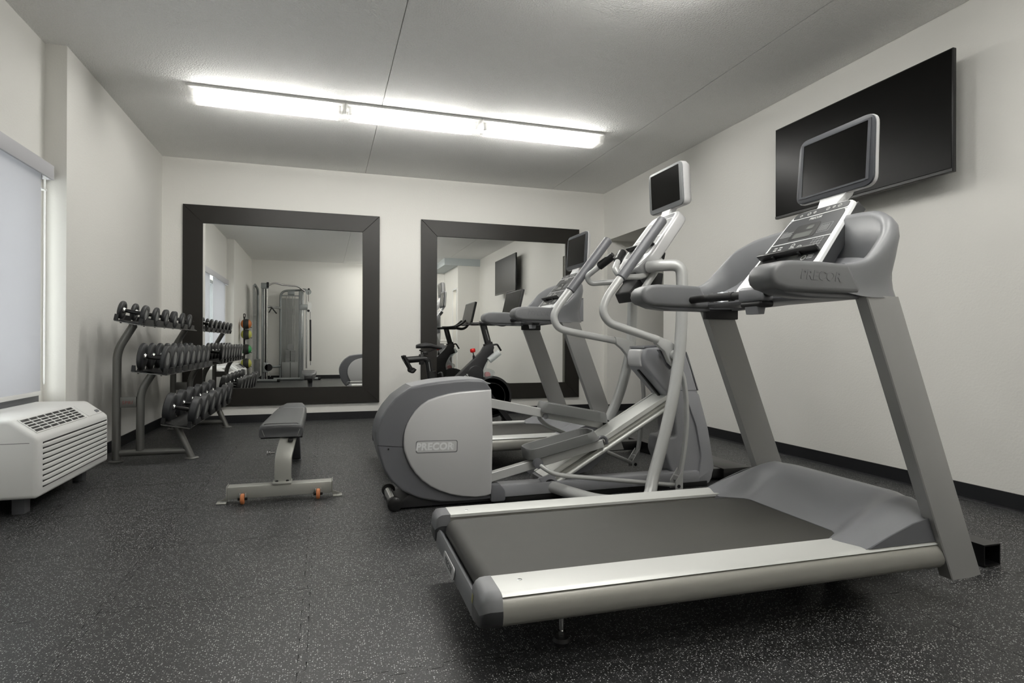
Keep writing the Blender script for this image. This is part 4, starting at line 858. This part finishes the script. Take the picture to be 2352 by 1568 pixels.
# ------------------------------------------------------------------ air conditioner under the window
def air_conditioner(AY_0, label, panel_open):
    AY_1 = AY_0+1.09; SH = AY_0-3.795
    ac = thing('air_conditioner', label, 'air conditioner', (-1.66, AY_0+.545, 0), group='air conditioners under the window')
    obj('casing', prism([(-1.871, .10), (-1.470, .10), (-1.456, .108), (-1.452, .120), (-1.452, .405), (-1.456, .425), (-1.472, .441), (-1.572, .520), (-1.590, .527), (-1.871, .530)], AY_0, AY_1, 'y', .035, 5), 'white_plastic', ac, smooth=50)
    obj('louvre_gap_shade', box(-1.4535, -1.4505, AY_0+.06, AY_1-.035, .150, .396), 'black', ac, 0)  # flat black sheet standing in for the shade between the louvres
    for i in range(8):
        z = .168+i*.0298
        obj('louvre', sweep([(-1.456, AY_0+.050, z), (-1.4505, AY_0+.075, z), (-1.4465, AY_0+.13, z), (-1.4465, AY_1-.075, z), (-1.4505, AY_1-.045, z), (-1.456, AY_1-.028, z)], rcorner([(-.006, -.0112), (.004, -.0112), (.004, .0112), (-.006, .0112)], .0045, 3)), 'white_plastic', ac)
    sv = Vector((-.100, 0, .079)).normalized()
    GM = frame((-1.4735, 4.2+SH, .4425), (0, 1, 0), sv)      # x along the wall, y up the slope, z out of the slope
    gx = lambda y: y-4.2
    g0, g1 = gx(3.855), gx(4.545)
    obj('grille_well', xf(box(g0, g1, .012, .112, .0002, .0012), GM), 'black', ac, 0)
    for q in ((g0-.010, g1+.010, .004, .012), (g0-.010, g1+.010, .112, .120), (g0-.010, g0, .012, .112), (g1, g1+.010, .012, .112)):
        obj('grille_frame', xf(rbox(q[0], q[1], q[2], q[3], 0, .005, .001, 1), GM), 'white_plastic', ac)
    for i in range(1, 7):
        x = g0+(g1-g0)*i/7; obj('grille_rib', xf(box(x-.0035, x+.0035, .012, .112, .001, .005), GM), 'white_plastic', ac, 0)
    for i in range(1, 5):
        y = .012+.100*i/5; obj('grille_bar', xf(box(g0, g1, y-.0028, y+.0028, .0012, .0045), GM), 'white_plastic', ac, 0)
    if panel_open: obj('control_panel', xf(rbox(gx(3.855), gx(4.12), .0, .115, .001, .007, .002), GM), 'black_soft', ac)
    obj('control_cover', xf(rbox(gx(4.60), gx(4.85), .006, .116, 0, .003, .001, 1), GM), 'white_plastic', ac)
    obj('control_latch', xf(rbox(gx(4.765), gx(4.815), .018, .040, .002, .010, .004), GM), 'grey_frame', ac)
    obj('side_line', box(-1.80, -1.49, AY_0-.0006, AY_0+.002, .398, .401), 'grey_frame', ac, 0)
    for y in (3.93, 4.75): obj('leg', rbox(-1.61, -1.55, y+SH-.035, y+SH+.035, 0, .102, .004), 'shell_dark', ac)
air_conditioner(3.795, 'white louvred air conditioner under the window, next to the dumbbell rack', False)
air_conditioner(2.26, 'white air conditioner with dark control panel under the window, seen only in the mirror', True)

# ------------------------------------------------------------------ dumbbell rack
rk = thing('dumbbell_rack', 'three-tier grey steel dumbbell rack standing along the wall by the mirror', 'rack', (-1.3, 6.3, 0))
for y in (5.38, 7.215):
    obj('back_post', tube([(-1.545, y, .008), (-1.540, y, .873), (-1.428, y, 1.074)], .030, 16, .08), 'rack_grey', rk)
    obj('middle_post', tube([(-1.381, y, .085), (-1.378, y, .550), (-1.298, y, .687)], .029, 16, .08), 'rack_grey', rk)
    obj('front_leg', tube([(-1.017, y, .008), (-1.1265, y, .2715)], .028, 16), 'rack_grey', rk)
    obj('base_tube', cyl((-1.52, y, .066), (-1.045, y, .066), .026, 16), 'rack_grey', rk)
    br = obj('brace_plate', rbox(-1.517, -1.405, y-.02, y+.02, .425, .508, .006), 'rack_grey', rk)
    if y < 6: text('lettering', 'SPRI', .036, frame((-1.466, y-.0205, .463), (1, 0, 0), (0, 0, 1)), 'red_ink', br, .0008, .15, 0., space=1.15)
    for x in (-1.545, -1.014): obj('foot_disc', lathe([(0, .05), (.006, .052), (.012, .046), (.016, .03), (.016, 0)], (x, y, 0), 'z', 20), 'rack_grey', rk)
TR = {'top': ((-1.522, 1.106), (-1.340, 1.070)), 'middle': ((-1.404, .712), (-1.168, .683)), 'bottom': ((-1.204, .300), (-1.000, .262))}
SPEC = {'top': (6, 5.315, .322, .071, .030, .125, 'small'), 'middle': (8, 5.325, .247, .105, .036, .125, 'medium-sized'), 'bottom': (6, 5.36, .352, .112, .058, .125, 'large')}
RT0, RT1 = 5.235, 7.36
def tray_frame(k):
    b, f = TR[k]; d = Vector((f[0]-b[0], 0, f[1]-b[1])); L = d.length
    return frame((b[0], 0, b[1]), d, (0, 1, 0)), L      # x from back to front, y along the rack, z up off the tray
for k in TR:
    M, L = tray_frame(k); n, y0, dy, R, th, hl, sz = SPEC[k]
    if M.col[2].z < 0: M = M @ Matrix.Rotation(pi, 4, 'X') @ Matrix.Scale(-1, 4, (0, 1, 0))
    obj('shelf', xf(join(box(0, L, RT0, RT1, -.006, 0)), M), 'rack_grey', rk, 0)
    obj('shelf_insert', xf(prism([(0.01, .003), (.03, .012), (.05, .011), (L/2, .003), (L-.05, .011), (L-.03, .012), (L-.01, .003)], RT0+.012, RT1-.012, 'y'), M), 'black_plastic', rk, 20)
    for i in range(n+1):
        yc = y0+(i-.5)*dy
        hw = max(.028, (dy-2*R)*.5+R*.42) if k != 'top' else dy*.5-R*.62
        hw = min(hw, dy*.33)
        for a, b in ((-.004, .022), (L-.022, L+.004)):
            lo_, hi_ = max(RT0, yc-hw), min(RT1, yc+hw)
            if hi_-lo_ < .012: continue
            obj('saddle', xf(prism([(lo_, .001), (hi_, .001), (max(hi_-hw*.45, lo_+.004) if hi_ < RT1 else hi_, .050), (min(lo_+hw*.45, hi_-.004) if lo_ > RT0 else lo_, .050)], a, b, 'x'), M), 'black_plastic', rk, 0)
        yc = min(max(yc, RT0+.03), RT1-.03)
        for a in (.04, L-.04): obj('bolt', xf(lathe([(-.014, .004), (-.013, .007), (-.006, .007)], (a, yc, 0), 'z', 8), M), 'black', rk)

ORD = ['first', 'second', 'third', 'fourth', 'fifth', 'sixth', 'seventh', 'eighth']
def make_dumbbell(kind, R, th, hl):
    t = thing('dumbbell', 'x', 'dumbbell', world=False)
    h2 = hl/2
    obj('handle', lathe([(-h2, .013), (-h2*.7, .0145), (0, .0165), (h2*.7, .0145), (h2, .013)], (0, 0, 0), 'x', 14), 'black_metal', t)
    for s in (-1, 1):
        ch = [(h2-.012, .013), (h2-.010, .019), (h2-.003, .021), (h2+.003, .026), (h2+.006, .026)]
        obj('collar', lathe([(s*a, r) for a, r in ch], (0, 0, 0), 'x', 16), 'chrome', t)
        e = h2+th
        pr = [(h2+.004, R*.45), (h2+.001, R*.52), (h2, R*.86), (h2+.004, R*.95), (h2+.010, R), (e-.008, R), (e-.002, R*.95), (e, R*.90), (e, R*.56), (e-.004, R*.53), (e-.004, R*.2), (e-.004, 0)]
        hd = obj('head', lathe([(s*a, r) for a, r in pr], (0, 0, 0), 'x', 28), 'rubber', t)
        obj('end_disc', lathe([(s*(e-.0045), R*.50), (s*(e-.0028), R*.50), (s*(e-.002), R*.46), (s*(e-.002), 0)], (0, 0, 0), 'x', 24), 'rubber_disc', hd)
    return t
for k, row in (('top', 'top shelf'), ('middle', 'middle shelf'), ('bottom', 'bottom shelf')):
    n, y0, dy, R, th, hl, sz = SPEC[k]; M, L = tray_frame(k)
    if M.col[2].z < 0: M = M @ Matrix.Rotation(pi, 4, 'X') @ Matrix.Scale(-1, 4, (0, 1, 0))
    proto = make_dumbbell(sz, R, th, hl); b, f = TR[k]; tilt = math.atan2(f[1]-b[1], f[0]-b[0])
    for i in range(n):
        d = proto if i == 0 else copy_tree(proto)
        c = M @ Vector((L/2, y0+i*dy, R+.016))
        d.location = c; d.rotation_euler = (0, -tilt, 0); d.rotation_euler[0] = random.uniform(-.5, .5)
        where = 'nearest the air unit' if i == 0 else ('nearest the mirror' if i == n-1 else ORD[i]+' from the air unit')
        d['label'] = '%s black dumbbell on the %s rack shelf, %s' % (sz, k, where)
        d['group'] = 'dumbbells on the '+row

# ------------------------------------------------------------------ cable machine in the rear corner (seen in the mirror)
cm = thing('cable_machine', 'silver cable machine with two weight stacks in the rear corner, seen in the mirror', 'cable machine', (-1.0, -.5, 0))
# tower beside the window wall
obj('column', rbox(-1.40, -1.36, -.14, -.06, .05, 2.30, .006), 'trainer_steel', cm)
obj('guide_rail', cyl((-1.335, -.10, .06), (-1.335, -.10, 2.26), .022, 14), 'chrome', cm)
obj('guide_rail', cyl((-1.285, -.10, .06), (-1.285, -.10, 2.26), .022, 14), 'chrome', cm)
obj('hole_strip', join(rbox(-1.318, -1.302, -.085, -.075, .08, 2.2, .002)), 'black_soft', cm)
for i in range(24): obj('adjust_hole', cyl((-1.31, -.0745, .2+i*.083), (-1.31, -.0725, .2+i*.083), .006, 8), 'black', cm)
obj('column_cap', rbox(-1.41, -1.25, -.16, -.03, 2.21, 2.345, .01), 'trainer_steel', cm)
obj('pulley_cap', rbox(-1.285, -1.235, -.05, 0, 2.23, 2.36, .008), 'black_plastic', cm)
obj('shroud', prism(rcorner([(-.80, .03), (-.13, .03), (-.13, 2.30), (-.55, 2.27), (-.80, 2.12)], [.02, .02, .05, .1, .18], 5), -1.60, -1.585, 'x', .003, 1), 'shroud_plastic', cm)
obj('stack_frame', tube([(-1.55, -.80, .04), (-1.55, -.80, 2.25), (-1.55, -.14, 2.30)], .03, 12, .18), 'trainer_steel', cm)
for i in range(14): obj('weight_plate', rbox(-1.58, -1.47, -.66, -.28, .10+i*.031, .128+i*.031, .003), 'weight_plate', cm)
obj('floor_tube', cyl((-1.57, -.09, .035), (-1.04, .02, .035), .034, 14), 'trainer_steel', cm)
obj('tube_cap', cyl((-1.04, .02, .035), (-.985, .031, .035), .036, 14), 'black_plastic', cm)
obj('floor_tube', cyl((-1.55, -.80, .035), (-1.42, -.10, .035), .03, 14), 'trainer_steel', cm)
lp = obj('low_pulley', rbox(-1.36, -1.24, -.08, .0, .23, .46, .02, 3), 'trainer_steel', cm)
obj('pulley_wheel', lathe([(-.02, .02), (-.02, .085), (.02, .085), (.02, .02)], (-1.235, -.02, .345), 'y', 22), 'black_plastic', cm)
obj('low_chain', tube([(-1.205, -.01, .27), (-1.19, -.01, .21), (-1.195, -.01, .13)], .008, 8, .02), 'chrome', cm)
# tower against the rear wall
obj('stack_frame', tube([(-1.03, -.85, .03), (-1.03, -.85, 2.23), (-.42, -.85, 2.27)], .028, 12, .17), 'trainer_steel', cm)
obj('column', rbox(-.600, -.555, -.90, -.80, .03, 2.24, .006), 'trainer_steel', cm)
obj('column', rbox(-.54, -.47, -.50, -.42, .03, 2.20, .006), 'trainer_steel', cm)
obj('guide_rail', cyl((-.40, -.45, .30), (-.40, -.45, 2.16), .020, 14), 'chrome', cm)
obj('hole_strip', rbox(-.515, -.495, -.419, -.412, .3, 2.1, .002), 'chrome', cm)
obj('top_arm', tube([(-.58, -.85, 2.26), (-.52, -.62, 2.26), (-.44, -.42, 2.24)], .03, 12, .05), 'trainer_steel', cm)
obj('top_pulley', join(lathe([(-.015, .02), (-.015, .07), (.015, .07), (.015, .02)], (-.36, -.42, 2.19), 'y', 20)), 'trainer_steel', cm)
obj('arm_cap', rbox(-.37, -.33, -.46, -.38, 2.235, 2.275, .006), 'black_plastic', cm)
obj('rear_shroud', rbox(-1.005, -.605, -.94, -.93, .05, 2.05, .003), 'shroud_plastic', cm)
obj('stack_shroud', rbox(-.995, -.610, -.80, -.785, .05, .445, .004), 'weight_plate', cm)
for i in range(10): obj('weight_plate', rbox(-.915, -.675, -.86, -.805, .447+i*.0295, .474+i*.0295, .003), 'weight_plate', cm)
obj('stack_head', prism(rpoly(.15, .155, .06, 5), -.86, -.81, 'y', .004, 1) if False else xf(prism(rpoly(.15, .155, .06, 5), -.025, .025, 'z', .004, 1), frame((-.79, -.835, .745), (1, 0, 0), (0, 0, 1))), 'weight_plate', cm)
obj('stack_scale', rbox(-.802, -.788, -.8045, -.80, .46, .73, .001, 1), 'black_soft', cm)
obj('stack_scale', rbox(-.802, -.788, -.7845, -.782, .06, .44, .001, 1), 'black_soft', cm)
for x in (-.89, -.83, -.74, -.69): obj('guide_rod', cyl((x, -.835, .70), (x, -.835, 2.12), .008, 8), 'chrome', cm)
obj('stack_crossbar', rbox(-1.01, -.60, -.86, -.81, 2.10, 2.125, .004), 'trainer_steel', cm)
obj('pulley_block', join(rbox(-.86, -.70, -.87, -.80, 2.13, 2.235, .01)), 'trainer_steel', cm)
obj('floor_tube', cyl((-1.17, -.62, .035), (-.13, -.62, .035), .034, 14), 'trainer_steel', cm)
obj('tube_cap', cyl((-.13, -.62, .035), (-.07, -.62, .035), .036, 14), 'black_plastic', cm)
obj('cross_tube', tube([(-1.36, -.16, 1.80), (-1.04, -.83, 1.80)], .032, 12), 'chrome', cm)
obj('cross_tube', tube([(-1.36, -.16, .34), (-1.04, -.83, .34)], .032, 12), 'trainer_steel', cm)
obj('pull_up_bar', tube([(-1.25, -.08, 2.29), (-1.13, -.12, 2.365), (-.97, -.20, 2.325), (-.60, -.34, 2.315), (-.44, -.40, 2.19)], .020, 12, .08), 'chrome', cm)
obj('handle', join(tube([(-1.20, -.42, 1.78), (-1.26, -.38, 1.66)], .014, 10), tube([(-1.20, -.42, 1.78), (-1.09, -.42, 1.64)], .016, 10)), 'black_plastic', cm)
cg = obj('carriage', rbox(-.56, -.37, -.47, -.40, 1.74, 1.88, .01), 'trainer_steel', cm)
obj('pulley_cover', xf(prism(rpoly(.09, .24, .03, 4), -.02, .02, 'z', .004, 1), frame((-.335, -.40, 1.68), (1, 0, 0), (0, 0, 1))), 'white_plastic', cm)
obj('pulley_wheel', lathe([(-.024, .02), (-.024, .03), (.024, .03), (.024, .02)], (-.355, -.40, 1.72), 'y', 16), 'black_plastic', cm)
obj('cable', cyl((-.36, -.40, 1.95), (-.36, -.40, 2.19), .005, 8), 'black_soft', cm)
obj('snap_hook', cyl((-.31, -.38, 1.50), (-.315, -.38, 1.70), .008, 8), 'chrome', cm)
obj('pull_strap', join(cyl((-.303, -.38, .48), (-.31, -.38, 1.50), .021, 12)), 'black_soft', cm)
obj('strap_end', cyl((-.303, -.38, .38), (-.303, -.38, .48), .010, 8), 'chrome', cm)

# ------------------------------------------------------------------ medicine balls on their stand (seen in the mirror)
BX, BYY = -1.650, 1.0
bs = thing('ball_stand', 'black upright ball stand by the window wall, seen in the mirror', 'stand', (BX, BYY, 0))
obj('post', rbox(BX-.018, BX+.018, BYY-.05, BYY-.02, .03, 1.50, .005), 'black_plastic', bs)
obj('top_loop', tube([(BX-.016, BYY-.035, 1.48), (BX-.016, BYY-.035, 1.56), (BX+.016, BYY-.035, 1.56), (BX+.016, BYY-.035, 1.48)], .009, 10, .016), 'black_plastic', bs)
obj('base', rbox(BX-.06, BX+.17, BYY-.12, BYY+.14, 0, .03, .008), 'black_plastic', bs)
balls = ((1.336, -1.598, 'ball_orange', 'black and orange medicine ball, topmost on the ball stand'), (1.110, -1.594, 'ball_yellow', 'black and yellow medicine ball, second from the top on the ball stand'),
         (.788, -1.596, 'ball_green', 'black and green medicine ball, third from the top on the ball stand'), (.482, -1.596, 'ball_yellow', 'black and yellow medicine ball, lowest on the ball stand'))
for z, x, mcol, lab in balls:
    r = .1105; y = BYY+.09
    t = thing('medicine_ball', lab, 'ball', (x, y, z-r), group='medicine balls on the stand')
    obj('ball_core', lathe([(-r*cos(a*pi/12), max(0., r*sin(a*pi/12))) for a in range(4, 9)], (x, y, z), 'x', 28), 'ball_black', t)
    for s in (-1, 1): obj('ball_panel', lathe([(s*r*cos(a*pi/12), r*sin(a*pi/12)) for a in (4, 3, 2, 1)]+[(s*r, 0)], (x, y, z), 'x', 28), mcol, t)
    arms_ = obj('cradle_arm', tube([(BX+.02, BYY-.03, z-.06), (x+.09, BYY-.03, z-.075), (x+.115, BYY+.13, z-.075)], .007, 8, .03) if z > 1.3 else join(tube([(BX+.02, BYY-.03, z-.06), (x+.09, BYY-.03, z-.075), (x+.115, BYY+.13, z-.075)], .007, 8, .03), tube([(BX-.0, BYY-.03, z-.075), (x-.03, BYY+.02, z-.121), (x-.0, BYY+.15, z-.121)], .006, 8, .03)), 'black_plastic', bs)

# ------------------------------------------------------------------ rear passage: towel cabinet
cb_ = thing('towel_cabinet', 'dark low cabinet in the rear passage, seen in the mirror', 'cabinet', (3.0, -.75, 0))
obj('body', rbox(2.80, 3.175, -.82, -.14, .0, .84, .004), 'cabinet_dark', cb_)
obj('top', rbox(2.785, 3.177, -.84, -.12, .8405, .865, .004), 'cabinet_dark', cb_)
for y0 in (-.815, -.475):
    d = obj('door', rbox(2.786, 2.7995, y0, y0+.33, .02, .82, .003), 'cabinet_dark', cb_)
    obj('handle', rod((2.778, y0+.05, .5), (2.778, y0+.05, .62), .006, 8), 'chrome', d)
for i in range(3):
    tag(obj('folded_towel', rbox(2.85, 3.10, -.50+.01*i, -.18, .866+i*.052, .915+i*.052, .018, 3), 'towel'), ('white folded towel on the dark cabinet, '+('bottom', 'middle', 'top')[i]+' of the pile'), 'towel', 'folded towels on the cabinet')

# lamp inside the lit doorway of the rear passage
pl = thing('dome_light', 'round ceiling lamp inside the bright rear doorway', 'lamp', (3.53, .20, 2.79))
struct('trim_4', box(SX+.12, XR, YR, .46, 2.80, 2.86), 'wall_paint')
obj('lamp_base', lathe([(-.001, .10), (-.02, .10), (-.02, 0)], (3.53, .20, 2.80), 'z', 24), 'lamp_white', pl)
obj('lamp_dome', lathe([(-.0205, .13), (-.05, .125), (-.08, .09), (-.095, .04), (-.098, 0)], (3.53, .20, 2.80), 'z', 24), 'room_glow', pl)
